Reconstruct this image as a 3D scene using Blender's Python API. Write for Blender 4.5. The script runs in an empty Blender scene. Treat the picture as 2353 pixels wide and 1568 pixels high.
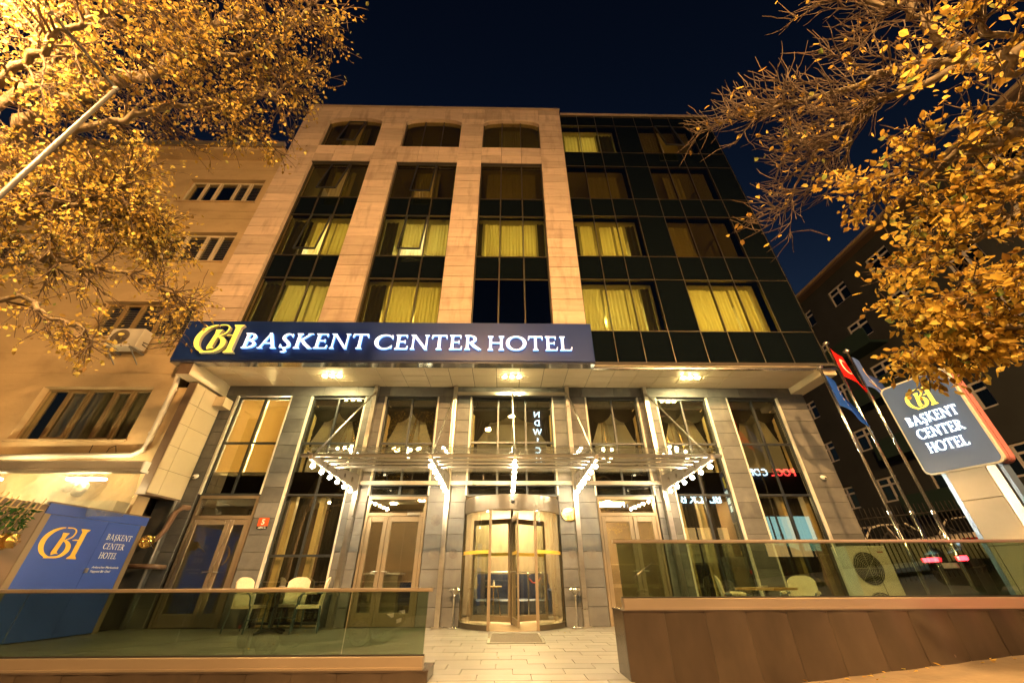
import bpy, bmesh, math, random
import numpy as np
from mathutils import Vector, Matrix, Euler

sc = bpy.context.scene
COL = sc.collection
rad = math.radians
PI = math.pi

# ------------------------------------------------------------------ camera
CAM_P = Vector((0.0, 0.0, 0.93))
pitch, roll, yaw = rad(31.78), rad(-0.178), rad(1.054)
_f = Vector((math.sin(yaw) * math.cos(pitch), math.cos(yaw) * math.cos(pitch), math.sin(pitch)))
_r = Vector((math.cos(yaw), -math.sin(yaw), 0))
_u = _r.cross(_f)
_r2 = math.cos(roll) * _r + math.sin(roll) * _u
_u2 = -math.sin(roll) * _r + math.cos(roll) * _u
cam_d = bpy.data.cameras.new('camera')
cam = bpy.data.objects.new('camera', cam_d)
COL.objects.link(cam)
Rm = Matrix((_r2, _u2, -_f)).transposed()
cam.matrix_world = Matrix.Translation(CAM_P) @ Rm.to_4x4()
cam_d.sensor_fit = 'HORIZONTAL'
cam_d.sensor_width = 36.0
cam_d.lens = 36.0 * 872.0 / 2352.0
cam_d.clip_start = 0.05
cam_d.clip_end = 2000
sc.camera = cam

# ------------------------------------------------------------------ world: clear night sky just after dusk
SUN_EL, SUN_ROT = rad(-1.0), rad(0)
w = bpy.data.worlds.new('World')
sc.world = w
w.use_nodes = True
nt = w.node_tree
bg = nt.nodes['Background']
sky = nt.nodes.new('ShaderNodeTexSky')
sky.sky_type = 'NISHITA'
sky.sun_disc = False
sky.sun_elevation = SUN_EL
sky.sun_rotation = SUN_ROT
sky.altitude = 900
sky.ozone_density = 1.45
gam = nt.nodes.new('ShaderNodeGamma')      # steepens the fall-off towards the zenith
gam.inputs[1].default_value = 2.0
nt.links.new(sky.outputs[0], gam.inputs[0])
nt.links.new(gam.outputs[0], bg.inputs[0])
bg.inputs[1].default_value = 0.20

# the last trace of the set sun (night: far below its daylight strength)
sd = bpy.data.lights.new('sun', 'SUN')
sd.energy = 0.012
sd.angle = rad(10)
sd.color = (0.7, 0.8, 1.0)
so = bpy.data.objects.new('sun', sd)
COL.objects.link(so)
so.rotation_euler = Euler((rad(70), 0, rad(150)))

vs = sc.view_settings
vs.view_transform = 'Standard'
vs.look = 'None'
vs.exposure = 0.5
vs.gamma = 1.0
vs.use_curve_mapping = False
cy = sc.cycles
cy.use_denoising = True
cy.max_bounces = 7
cy.diffuse_bounces = 3
cy.glossy_bounces = 4
cy.transmission_bounces = 4
cy.transparent_max_bounces = 14
cy.caustics_reflective = False
cy.caustics_refractive = False
cy.sample_clamp_indirect = 4.0
cy.use_light_tree = True

# ------------------------------------------------------------------ helpers
BASE = {}          # world position of every parent's origin (parents here are never rotated unless built locally)


def link(o):
    COL.objects.link(o)
    return o


def props(o, label=None, cat=None, group=None, kind=None):
    if label: o['label'] = label
    if cat: o['category'] = cat
    if group: o['group'] = group
    if kind: o['kind'] = kind
    return o


def thing(name, label, cat, loc=(0, 0, 0), rz=0.0, group=None):
    o = link(bpy.data.objects.new(name, None))
    o.empty_display_size = 0.2
    o.location = loc
    o.rotation_euler = (0, 0, rz)
    BASE[o.name] = Vector(loc)
    return props(o, label, cat, group)


def mesh_from(verts, faces, name='m'):
    me = bpy.data.meshes.new(name)
    me.from_pydata([tuple(v) for v in verts], [], faces)
    me.update()
    return me


def obj(name, me, m=None, parent=None, loc=(0, 0, 0), rot=(0, 0, 0), smooth=False, local=False):
    """loc is a world position unless local; parents are unrotated Empties or meshes in the world case"""
    o = link(bpy.data.objects.new(name, me))
    if m is not None and not me.materials:
        me.materials.append(m)
    if smooth:
        me.polygons.foreach_set('use_smooth', [True] * len(me.polygons))
    L = Vector(loc)
    if parent is not None:
        o.parent = parent
        if not local:
            b = BASE.get(parent.name, Vector((0, 0, 0)))
            o.location = L - b
            BASE[o.name] = L
        else:
            o.location = L
            BASE[o.name] = L
    else:
        o.location = L
        BASE[o.name] = L
    o.rotation_euler = rot
    return o


def empty_part(name, parent, loc):
    o = link(bpy.data.objects.new(name, None))
    o.empty_display_size = 0.1
    o.parent = parent
    b = BASE.get(parent.name, Vector((0, 0, 0)))
    o.location = Vector(loc) - b
    BASE[o.name] = Vector(loc)
    return o


class MB:
    """collects geometry for ONE mesh"""
    def __init__(s):
        s.v = []
        s.f = []

    def add(s, vs, fs):
        n = len(s.v)
        s.v.extend([tuple(v) for v in vs])
        s.f.extend([tuple(i + n for i in f) for f in fs])
        return s

    def box(s, x0, x1, y0, y1, z0, z1):
        v = [(x0, y0, z0), (x1, y0, z0), (x1, y1, z0), (x0, y1, z0), (x0, y0, z1), (x1, y0, z1), (x1, y1, z1), (x0, y1, z1)]
        return s.add(v, [(0, 3, 2, 1), (4, 5, 6, 7), (0, 1, 5, 4), (1, 2, 6, 5), (2, 3, 7, 6), (3, 0, 4, 7)])

    def bbox(s, x0, x1, y0, y1, z0, z1, b=0.004):
        """box with its four front (-y) edges chamfered"""
        v = [(x0, y1, z0), (x1, y1, z0), (x1, y1, z1), (x0, y1, z1),
             (x0, y0 + b, z0), (x1, y0 + b, z0), (x1, y0 + b, z1), (x0, y0 + b, z1),
             (x0 + b, y0, z0 + b), (x1 - b, y0, z0 + b), (x1 - b, y0, z1 - b), (x0 + b, y0, z1 - b)]
        return s.add(v, [(0, 3, 2, 1), (0, 1, 5, 4), (1, 2, 6, 5), (2, 3, 7, 6), (3, 0, 4, 7), (4, 5, 9, 8), (5, 6, 10, 9), (6, 7, 11, 10), (7, 4, 8, 11), (8, 9, 10, 11)])

    def tube(s, pts, r, n=8, cap=True):
        pts = [Vector(p) for p in pts]
        rs = r if isinstance(r, (list, tuple)) else [r] * len(pts)
        base = len(s.v)
        up = Vector((0.13, 0.21, 0.97))
        for i, p in enumerate(pts):
            d = (pts[min(i + 1, len(pts) - 1)] - pts[max(i - 1, 0)])
            if d.length < 1e-9: d = Vector((0, 0, 1))
            d.normalize()
            a = d.cross(up)
            if a.length < 1e-3: a = d.cross(Vector((1, 0, 0)))
            a.normalize()
            b = d.cross(a)
            for k in range(n):
                t = 2 * PI * k / n
                s.v.append(tuple(p + (a * math.cos(t) + b * math.sin(t)) * rs[i]))
        for i in range(len(pts) - 1):
            for k in range(n):
                s.f.append((base + i * n + k, base + (i + 1) * n + k, base + (i + 1) * n + (k + 1) % n, base + i * n + (k + 1) % n))
        if cap:
            s.f.append(tuple(base + k for k in range(n)))
            s.f.append(tuple(base + (len(pts) - 1) * n + k for k in reversed(range(n))))
        return s

    def lathe(s, prof, c=(0, 0, 0), n=16):
        base = len(s.v)
        for (r, z) in prof:
            for k in range(n):
                t = 2 * PI * k / n
                s.v.append((c[0] + r * math.cos(t), c[1] + r * math.sin(t), c[2] + z))
        for i in range(len(prof) - 1):
            for k in range(n):
                s.f.append((base + i * n + k, base + i * n + (k + 1) % n, base + (i + 1) * n + (k + 1) % n, base + (i + 1) * n + k))
        s.f.append(tuple(base + k for k in reversed(range(n))))
        s.f.append(tuple(base + (len(prof) - 1) * n + k for k in range(n)))
        return s

    def prism(s, poly, y0, y1):
        """polygon in x,z extruded along y"""
        n = len(poly)
        base = len(s.v)
        s.v += [(p[0], y0, p[1]) for p in poly] + [(p[0], y1, p[1]) for p in poly]
        s.f.append(tuple(base + i for i in range(n)))
        s.f.append(tuple(base + n + i for i in reversed(range(n))))
        for i in range(n):
            j = (i + 1) % n
            s.f.append((base + j, base + i, base + n + i, base + n + j))
        return s

    def xform(s, M):
        s.v = [tuple(M @ Vector(v)) for v in s.v]
        return s

    def mesh(s, name='m'):
        me = mesh_from(s.v, s.f, name)
        return me

    def fixed(s, name='m'):
        """mesh with normals made consistent"""
        bm = bmesh.new()
        me = s.mesh(name)
        bm.from_mesh(me)
        bmesh.ops.recalc_face_normals(bm, faces=bm.faces)
        bm.to_mesh(me)
        bm.free()
        return me

    def build(s, name, m, parent=None, smooth=False, origin=None, local=False, fix=True):
        if origin is None:
            xs = np.array(s.v)
            lo, hi = xs.min(0), xs.max(0)
            origin = (0, 0, 0) if local else ((lo[0] + hi[0]) / 2, (lo[1] + hi[1]) / 2, lo[2])
        o = Vector(origin)
        s.v = [(v[0] - o.x, v[1] - o.y, v[2] - o.z) for v in s.v]
        me = s.fixed(name) if fix else s.mesh(name)
        return obj(name, me, m, parent, origin, smooth=smooth, local=local)


def smooth_by_angle(o, deg=35):
    me = o.data
    me.polygons.foreach_set('use_smooth', [True] * len(me.polygons))
    try:
        me.set_sharp_from_angle(angle=rad(deg))
    except Exception:
        pass
    return o


_cache = {}


def block(name, x0, x1, y0, y1, z0, z1, m, parent, bev=0.004):
    """a small box piece whose mesh is shared between pieces of equal size and material"""
    key = (round(x1 - x0, 3), round(y1 - y0, 3), round(z1 - z0, 3), m.name, bev)
    me = _cache.get(key)
    if me is None:
        mb = MB()
        hx = (x1 - x0) / 2
        if bev:
            mb.bbox(-hx, hx, 0, y1 - y0, 0, z1 - z0, bev)
        else:
            mb.box(-hx, hx, 0, y1 - y0, 0, z1 - z0)
        me = mb.mesh(name)
        me.materials.append(m)
        _cache[key] = me
    return obj(name, me, None, parent, ((x0 + x1) / 2, y0, z0))


def copy_tree(o, parent=None):
    c = o.copy()
    COL.objects.link(c)
    c.parent = parent
    for ch in list(o.children):
        copy_tree(ch, c)
    return c


def text_mesh(s, size=1.0, extrude=0.0, align='CENTER', shear=0.0, bold=0.0):
    cu = bpy.data.curves.new('t', 'FONT')
    cu.body = s
    cu.size = size
    cu.extrude = extrude
    cu.align_x = align
    cu.align_y = 'BOTTOM_BASELINE' if hasattr(cu, 'align_y') else cu.align_y
    cu.shear = shear
    cu.offset = bold
    cu.resolution_u = 3
    o = bpy.data.objects.new('t', cu)
    COL.objects.link(o)
    dg = bpy.context.evaluated_depsgraph_get()
    me = bpy.data.meshes.new_from_object(o.evaluated_get(dg))
    bpy.data.objects.remove(o)
    bpy.data.curves.remove(cu)
    me.materials.clear()
    return me


# ------------------------------------------------------------------ materials
MATS = {}


def pm(name, col, rough=0.6, metal=0.0, var=0.0, scale=(3, 3, 3), rnd=0.0, bump=0.0, bscale=20.0, spec=0.5, col2=None, streak=None, detail=5.0, dirt=None):
    """Principled material: noise mixes col and col2, per-object random shifts the value, noise bump"""
    m = bpy.data.materials.new(name)
    m.use_nodes = True
    n = m.node_tree.nodes
    L = m.node_tree.links
    b = n['Principled BSDF']
    b.inputs['Roughness'].default_value = rough
    b.inputs['Metallic'].default_value = metal
    b.inputs['Specular IOR Level'].default_value = spec
    c4 = (*col, 1)
    b.inputs['Base Color'].default_value = c4
    out = None
    tc = n.new('ShaderNodeTexCoord')
    if col2 or var:
        c2 = col2 or tuple(min(1, c * (1 + var)) for c in col)
        c1 = col if col2 else tuple(c * (1 - var) for c in col)
        mp = n.new('ShaderNodeMapping')
        mp.inputs['Scale'].default_value = scale
        geo = n.new('ShaderNodeNewGeometry')
        L.new(geo.outputs['Position'], mp.inputs[0])
        no = n.new('ShaderNodeTexNoise')
        no.inputs['Detail'].default_value = detail
        no.inputs['Roughness'].default_value = 0.65
        no.inputs['Scale'].default_value = 1.0
        L.new(mp.outputs[0], no.inputs['Vector'])
        cr = n.new('ShaderNodeValToRGB')
        cr.color_ramp.elements[0].position = 0.32
        cr.color_ramp.elements[1].position = 0.68
        cr.color_ramp.elements[0].color = (*c1, 1)
        cr.color_ramp.elements[1].color = (*c2, 1)
        L.new(no.outputs[0], cr.inputs[0])
        out = cr.outputs[0]
        # roughness variation
        mr = n.new('ShaderNodeMapRange')
        mr.inputs['To Min'].default_value = max(0.02, rough - 0.08)
        mr.inputs['To Max'].default_value = min(1, rough + 0.08)
        L.new(no.outputs[0], mr.inputs['Value'])
        L.new(mr.outputs[0], b.inputs['Roughness'])
    if rnd:
        oi = n.new('ShaderNodeObjectInfo')
        mr = n.new('ShaderNodeMapRange')
        mr.inputs['To Min'].default_value = 1 - rnd
        mr.inputs['To Max'].default_value = 1 + rnd
        L.new(oi.outputs['Random'], mr.inputs['Value'])
        hsv = n.new('ShaderNodeHueSaturation')
        L.new(mr.outputs[0], hsv.inputs['Value'])
        if out is not None: L.new(out, hsv.inputs['Color'])
        else: hsv.inputs['Color'].default_value = c4
        out = hsv.outputs[0]
    if dirt:
        # worn or stained patches with a shape of their own: (colour, amount, scale)
        dc, da, ds = dirt
        geo = n.new('ShaderNodeNewGeometry')
        mp = n.new('ShaderNodeMapping')
        mp.inputs['Scale'].default_value = ds
        L.new(geo.outputs['Position'], mp.inputs[0])
        no = n.new('ShaderNodeTexNoise')
        no.inputs['Detail'].default_value = 6
        no.inputs['Scale'].default_value = 1
        L.new(mp.outputs[0], no.inputs['Vector'])
        mr = n.new('ShaderNodeMapRange')
        mr.inputs['From Min'].default_value = 0.52
        mr.inputs['From Max'].default_value = 0.75
        mr.inputs['To Max'].default_value = da
        L.new(no.outputs[0], mr.inputs['Value'])
        mx = n.new('ShaderNodeMix')
        mx.data_type = 'RGBA'
        L.new(mr.outputs[0], mx.inputs['Factor'])
        if out is not None: L.new(out, mx.inputs['A'])
        else: mx.inputs['A'].default_value = c4
        mx.inputs['B'].default_value = (*dc, 1)
        out = mx.outputs['Result']
    if out is not None:
        L.new(out, b.inputs['Base Color'])
    if bump:
        geo = n.new('ShaderNodeNewGeometry')
        no = n.new('ShaderNodeTexNoise')
        no.inputs['Scale'].default_value = bscale
        no.inputs['Detail'].default_value = 4
        L.new(geo.outputs['Position'], no.inputs['Vector'])
        bp = n.new('ShaderNodeBump')
        bp.inputs['Strength'].default_value = bump
        bp.inputs['Distance'].default_value = 0.02
        L.new(no.outputs[0], bp.inputs['Height'])
        L.new(bp.outputs[0], b.inputs['Normal'])
    MATS[name] = m
    return m


def em(name, col, strength):
    m = bpy.data.materials.new(name)
    m.use_nodes = True
    n = m.node_tree.nodes
    b = n['Principled BSDF']
    b.inputs['Base Color'].default_value = (*[min(0.8, c) for c in col], 1)
    b.inputs['Emission Color'].default_value = (*col, 1)
    b.inputs['Emission Strength'].default_value = strength
    MATS[name] = m
    return m


def glass(name, tint, refl=0.08, rough=0.0, f0=1.5, wavy=0.0):
    """thin sheet glass: tinted transparency plus a Fresnel reflection"""
    m = bpy.data.materials.new(name)
    m.use_nodes = True
    n = m.node_tree.nodes
    L = m.node_tree.links
    n.remove(n['Principled BSDF'])
    o = n['Material Output']
    tr = n.new('ShaderNodeBsdfTransparent')
    tr.inputs[0].default_value = (*tint, 1)
    gl = n.new('ShaderNodeBsdfGlossy')
    gl.inputs['Roughness'].default_value = rough
    gl.inputs['Color'].default_value = (0.95, 0.97, 0.95, 1)
    fr = n.new('ShaderNodeFresnel')
    fr.inputs['IOR'].default_value = f0
    mr = n.new('ShaderNodeMapRange')
    mr.inputs['From Min'].default_value = 0.0
    mr.inputs['To Min'].default_value = refl
    mr.inputs['To Max'].default_value = 1.0
    # the same Fresnel curve for both faces of the sheet
    gb = n.new('ShaderNodeNewGeometry')
    io = n.new('ShaderNodeMix')
    io.inputs['A'].default_value = f0
    io.inputs['B'].default_value = 1.0 / f0
    L.new(gb.outputs['Backfacing'], io.inputs['Factor'])
    L.new(io.outputs['Result'], fr.inputs['IOR'])
    L.new(fr.outputs[0], mr.inputs['Value'])
    mx = n.new('ShaderNodeMixShader')
    L.new(mr.outputs[0], mx.inputs[0])
    L.new(tr.outputs[0], mx.inputs[1])
    L.new(gl.outputs[0], mx.inputs[2])
    L.new(mx.outputs[0], o.inputs['Surface'])
    if wavy:
        geo = n.new('ShaderNodeNewGeometry')
        no = n.new('ShaderNodeTexNoise')
        no.inputs['Scale'].default_value = 1.3
        no.inputs['Detail'].default_value = 1
        L.new(geo.outputs['Position'], no.inputs['Vector'])
        bp = n.new('ShaderNodeBump')
        bp.inputs['Strength'].default_value = wavy
        bp.inputs['Distance'].default_value = 0.01
        L.new(no.outputs[0], bp.inputs['Height'])
        L.new(bp.outputs[0], gl.inputs['Normal'])
    MATS[name] = m
    return m


def cloth(name, col, trans=0.6, rnd=0.0):
    """diffuse + translucent fabric or leaf"""
    m = bpy.data.materials.new(name)
    m.use_nodes = True
    n = m.node_tree.nodes
    L = m.node_tree.links
    n.remove(n['Principled BSDF'])
    o = n['Material Output']
    d = n.new('ShaderNodeBsdfDiffuse')
    t = n.new('ShaderNodeBsdfTranslucent')
    d.inputs[0].default_value = (*col, 1)
    t.inputs[0].default_value = (*col, 1)
    mx = n.new('ShaderNodeMixShader')
    mx.inputs[0].default_value = trans
    L.new(d.outputs[0], mx.inputs[1])
    L.new(t.outputs[0], mx.inputs[2])
    L.new(mx.outputs[0], o.inputs['Surface'])
    MATS[name] = m
    return m


def leafmat(name, stops, trans=0.35):
    m = cloth(name, (0.3, 0.2, 0.05), trans)
    n = m.node_tree.nodes
    L = m.node_tree.links
    g = n.new('ShaderNodeNewGeometry')
    cr = n.new('ShaderNodeValToRGB')
    els = cr.color_ramp.elements
    while len(els) < len(stops): els.new(0.5)
    for e, (p, c) in zip(els, stops):
        e.position = p
        e.color = (*c, 1)
    cr.color_ramp.interpolation = 'LINEAR'
    L.new(g.outputs['Random Per Island'], cr.inputs[0])
    for x in n:
        if x.type in ('BSDF_DIFFUSE', 'BSDF_TRANSLUCENT'):
            L.new(cr.outputs[0], x.inputs[0])
    return m


limestone = pm('limestone', (0.49, 0.375, 0.29), 0.75, col2=(0.61, 0.475, 0.37), scale=(1.3, 1.3, 7), rnd=0.18, bump=0.15, bscale=25, dirt=((0.28, 0.20, 0.145), 0.6, (4.5, 4.5, 1.1)))
greystone = pm('grey_stone', (0.086, 0.086, 0.087), 0.5, col2=(0.132, 0.132, 0.132), scale=(1.5, 1.5, 3), rnd=0.2, bump=0.1, bscale=30, dirt=((0.24, 0.23, 0.21), 0.45, (2.5, 2.5, 1.2)))
joint = pm('dark_joint', (0.05, 0.045, 0.04), 0.9)
soffit_m = pm('cream_composite_panel', (0.58, 0.49, 0.34), 0.45, var=0.05, scale=(0.8, 0.8, 0.8), rnd=0.04)
brown_panel = pm('brown_composite_panel', (0.16, 0.11, 0.075), 0.4, var=0.1, scale=(1, 1, 1))
coping_m = pm('pale_coping', (0.42, 0.33, 0.25), 0.5, 0.1, var=0.08)
bronze = pm('bronze_aluminium', (0.095, 0.08, 0.055), 0.4, 0.6, var=0.1, scale=(3, 3, 3))
dark_alu = pm('dark_aluminium', (0.05, 0.055, 0.06), 0.35, 0.5)
door_alu = pm('beige_aluminium', (0.25, 0.195, 0.13), 0.35, 0.35, var=0.06, scale=(2, 2, 1))
chrome = pm('brushed_steel', (0.52, 0.50, 0.47), 0.30, 1.0, var=0.08, scale=(2, 2, 14))
polished = pm('polished_steel', (0.80, 0.78, 0.76), 0.20, 1.0)
white_trim = pm('white_trim', (0.6, 0.57, 0.5), 0.4, var=0.06)
spandrel = pm('spandrel_glass', (0.0035, 0.0055, 0.005), 0.03, 0.0, spec=0.6)
vision = glass('tinted_glass', (0.68, 0.66, 0.40), 0.06, wavy=0.06)
clear = glass('shop_glass', (0.88, 0.89, 0.82), 0.10, wavy=0.04)
dark_vision = glass('smoked_glass', (0.16, 0.15, 0.12), 0.10, wavy=0.04)
rail_glass = glass('grey_balustrade_glass', (0.53, 0.61, 0.49), 0.11)
roof_glass = glass('canopy_glass', (0.90, 0.92, 0.90), 0.08)
room_wall = pm('room_wall', (0.40, 0.35, 0.24), 0.8, var=0.04)
warm_wall = pm('warm_interior_wall', (0.19, 0.125, 0.07), 0.6, var=0.2, scale=(1, 1, 1))
curtain_m = cloth('curtain_fabric', (0.80, 0.71, 0.40), 0.62)
curtain_pale = cloth('pale_curtain_fabric', (0.80, 0.72, 0.46), 0.6)
curtain_dim = cloth('sheer_curtain_fabric', (0.55, 0.48, 0.36), 0.4)
swag_m = cloth('dark_swag_fabric', (0.035, 0.03, 0.025), 0.25)
string_m = pm('string_curtain', (0.45, 0.36, 0.2), 0.5)
blind_m = cloth('roller_blind_fabric', (0.85, 0.68, 0.40), 0.55)
navy = pm('navy_sign_panel', (0.010, 0.030, 0.16), 0.36, var=0.1, scale=(0.5, 0.5, 0.5), spec=0.5)
letter_m = em('white_led_letter', (0.88, 0.94, 1.0), 1.35)
letter_halo = em('letter_return_led', (0.20, 0.48, 1.0), 1.0)
mono_m = em('yellow_led_monogram', (1.0, 0.78, 0.12), .62)
mono_side = pm('monogram_return', (0.55, 0.55, 0.42), 0.4)
bulb_m = em('filament_globe', (1.0, 0.77, 0.45), 360.0)
spot_m = em('downlight_lens', (1.0, 0.80, 0.34), 1300.0)
tile_m = pm('terrace_tile', (0.135, 0.13, 0.116), 0.45, col2=(0.20, 0.19, 0.168), scale=(0.9, 6, 3), rnd=0.13, bump=0.08, bscale=18, dirt=((0.12, 0.105, 0.085), 0.6, (1.7, 1.7, 1)))
concrete = pm('pavement_concrete', (0.14, 0.105, 0.07), 0.85, col2=(0.22, 0.172, 0.12), scale=(1.2, 1.2, 1.2), bump=0.5, bscale=14, dirt=((0.10, 0.085, 0.07), 0.8, (1.6, 1.6, 1.6)))
asphalt = pm('asphalt', (0.045, 0.045, 0.045), 0.7, var=0.25, scale=(6, 6, 6), bump=0.3, bscale=60)
wall_panel = pm('brown_metal_panel', (0.050, 0.039, 0.033), 0.24, 0.5, col2=(0.095, 0.073, 0.06), scale=(1.1, 1.1, 0.5), rnd=0.12, bump=0.12, bscale=4, dirt=((0.12, 0.095, 0.075), 0.4, (4, 4, 1.4)))
ochre = pm('ochre_render', (0.42, 0.31, 0.17), 0.85, col2=(0.50, 0.37, 0.21), scale=(0.8, 0.8, 2.2), bump=0.2, bscale=12, dirt=((0.27, 0.18, 0.09), 0.5, (1.4, 1.4, 2.0)))
cream_frame = pm('cream_window_frame', (0.55, 0.47, 0.34), 0.5, var=0.06)
blind_dark = pm('dark_room', (0.035, 0.028, 0.022), 0.9)
shutter_m = pm('grey_brown_shutter', (0.22, 0.18, 0.14), 0.7, var=0.15, scale=(2, 2, 8))
green_wall = pm('grey_green_render', (0.034, 0.038, 0.040), 0.9, col2=(0.05, 0.055, 0.058), scale=(0.5, 0.5, 0.5))
pale_frame = pm('pale_window_frame', (0.72, 0.68, 0.66), 0.6)
black_m = pm('black_plastic', (0.012, 0.012, 0.012), 0.4)
white_m = pm('white_enamel', (0.72, 0.70, 0.64), 0.35, var=0.05)
blue_vinyl = pm('blue_vinyl', (0.035, 0.078, 0.38), 0.35, var=0.08, scale=(1, 1, 1))
gold_m = pm('gold_foil', (0.72, 0.47, 0.07), 0.4)
print_white = pm('white_print', (0.8, 0.8, 0.78), 0.5)
brass = pm('brass', (0.78, 0.52, 0.16), 0.25, 1.0)
bark = pm('bark', (0.13, 0.10, 0.065), 0.9, col2=(0.22, 0.17, 0.11), scale=(6, 6, 2), bump=0.6, bscale=30)
pole_m = pm('dark_grey_pole', (0.085, 0.083, 0.09), 0.5, 0.4, var=0.1)
twig_m = pm('twig_bark', (0.075, 0.05, 0.03), 0.9, col2=(0.12, 0.08, 0.05), scale=(9, 9, 9))
galv = pm('galvanised_steel', (0.24, 0.235, 0.235), 0.45, 0.6, var=0.1, scale=(3, 3, 1))
pvc = pm('brown_pvc', (0.20, 0.12, 0.08), 0.4, var=0.1)
pvc_white = pm('white_pvc', (0.66, 0.60, 0.50), 0.4, var=0.08, scale=(3, 3, 1))
wood = pm('table_wood', (0.35, 0.21, 0.09), 0.45, col2=(0.48, 0.31, 0.14), scale=(1.5, 14, 3))
rattan = pm('cream_rattan', (0.62, 0.56, 0.40), 0.6, var=0.12, scale=(30, 30, 30), bump=0.5, bscale=90)
# =================================================================== HOTEL
random.seed(7)
D1, D2 = 9.0, 10.3
hotel = thing('hotel_building', 'hotel building with stone piers, dark glass wall and grey stone ground floor', 'building', (0, D2, 0))

# ---------------- structural body (dark core behind everything)
mb = MB()
mb.box(-8.72, 8.80, 12.05, 13.2, 5.9, 18.30)
mb.box(-8.72, 8.80, 13.2, 20.0, -0.5, 18.30)
mb.build('rear_body', blind_dark, hotel)
# slabs between storeys and partitions between rooms
mb = MB()
for z0, z1 in ((5.80, 6.62), (8.93, 9.78), (11.86, 12.66), (14.80, 15.54), (17.95, 18.3)):
    mb.box(-8.70, 8.78, 9.34, 12.04, z0, z1)
mb.build('floor_slabs', blind_dark, hotel)

# ---------------- limestone piers
PIERS = [(-8.75, -7.65), (-5.37, -4.35), (-1.97, -1.03), (1.36, 2.30)]
BAYS = [(-7.65, -5.37), (-4.35, -1.97), (-1.03, 1.36)]
G = 0.007
course = 0.43
for (x0, x1) in PIERS:
    core = MB().box(x0 + .03, x1 - .03, D1 + .032, 9.33, 6.3, 18.70).build('limestone_pier', joint, hotel)
    for (ra, rb_) in ((x0 + .002, x0 + .029), (x1 - .029, x1 - .002)):
        MB().box(ra, rb_, D1 + .031, 9.33, 6.3, 18.69).build('reveal', limestone, core)
    z = 6.3
    while z < 18.70:
        z1 = min(z + course, 18.72)
        if 18.72 - z1 < .15: z1 = 18.72
        yj = random.uniform(-.0025, .0025)
        block('stone_panel', x0, x1, D1 + yj, D1 + .03 + yj, z + G, z1 - G, limestone, core, 0.003)
        z = z1
# bands between the bays
for (x0, x1) in BAYS:
    core = MB().box(x0, x1, D1 + .032, 9.33, 14.76, 15.79).build('limestone_band', joint, hotel)
    w3 = (x1 - x0) / 3
    for i in range(3):
        for (za, zb) in ((14.76, 15.22), (15.22, 15.79)):
            block('stone_panel', x0 + i * w3 + G, x0 + (i + 1) * w3 - G, D1 + random.uniform(-.002, .002), D1 + .03, za + G, zb - G, limestone, core, 0.003)
    # arched head over the top window
    core = MB()
    head = []
    cxm = (x0 + x1) / 2
    zs, zc = 17.52, 17.86
    def arcz(x):
        t = (x - cxm) / ((x1 - x0) / 2)
        return zs + (zc - zs) * math.sqrt(max(0, 1 - (abs(t) * 0.985) ** 2.4))
    N = 18
    poly = [(x0 + (x1 - x0) * k / N, arcz(x0 + (x1 - x0) * k / N)) for k in range(N + 1)] + [(x1, 18.70), (x0, 18.70)]
    core.prism(poly, D1 + .032, 9.33)
    core = core.build('arched_head', limestone, hotel)
    for i in range(3):
        a, b = x0 + i * w3 + G, x0 + (i + 1) * w3 - G
        poly = [(a + (b - a) * k / 8, arcz(a + (b - a) * k / 8) + .002) for k in range(9)] + [(b, 18.71), (a, 18.71)]
        MB().prism(poly, D1, D1 + .03).build('stone_panel', limestone, core)
    # moulded rim of the arch
    mb = MB()
    mb.tube([(x0 + (x1 - x0) * k / N, 9.02, arcz(x0 + (x1 - x0) * k / N) + .01) for k in range(N + 1)], .03, 6)
    mb.build('arch_moulding', limestone, hotel)
MB().box(-8.80, 2.33, 8.95, 9.6, 18.73, 18.80).build('roof_coping', coping_m, hotel)
MB().box(2.335, 8.90, 8.96, 9.6, 18.36, 18.44).build('roof_coping', coping_m, hotel)
MB().box(8.86, 8.90, 9.03, 20, 5.75, 18.34).build('side_wall', spandrel, hotel)

# ---------------- glazed bays between the piers
GY = 9.15
def pane(x0, x1, z0, z1, y, m, parent, t=.012):
    return block('pane', x0, x1, y, y + t, z0, z1, m, parent, 0)

def sash(x0, x1, z0, z1, y, deg, parent, m):
    """top-hung sash tilted out at the bottom"""
    fr = MB()
    h = z1 - z0
    hw = (x1 - x0) / 2
    f = .045
    fr.box(-hw, hw, -.03, .02, -f, 0); fr.box(-hw, hw, -.03, .02, -h, -h + f)
    fr.box(-hw, -hw + f, -.028, .018, -h + f, -f); fr.box(hw - f, hw, -.028, .018, -h + f, -f)
    o = obj('open_sash', fr.fixed(), dark_alu, parent, ((x0 + x1) / 2, y - .02, z1), (rad(-deg), 0, 0))
    g = MB().box(-hw + f, hw - f, -.008, .004, -h + f, -f).fixed()
    obj('pane', g, m, o, (0, 0, 0), local=True)
    return o

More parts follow.
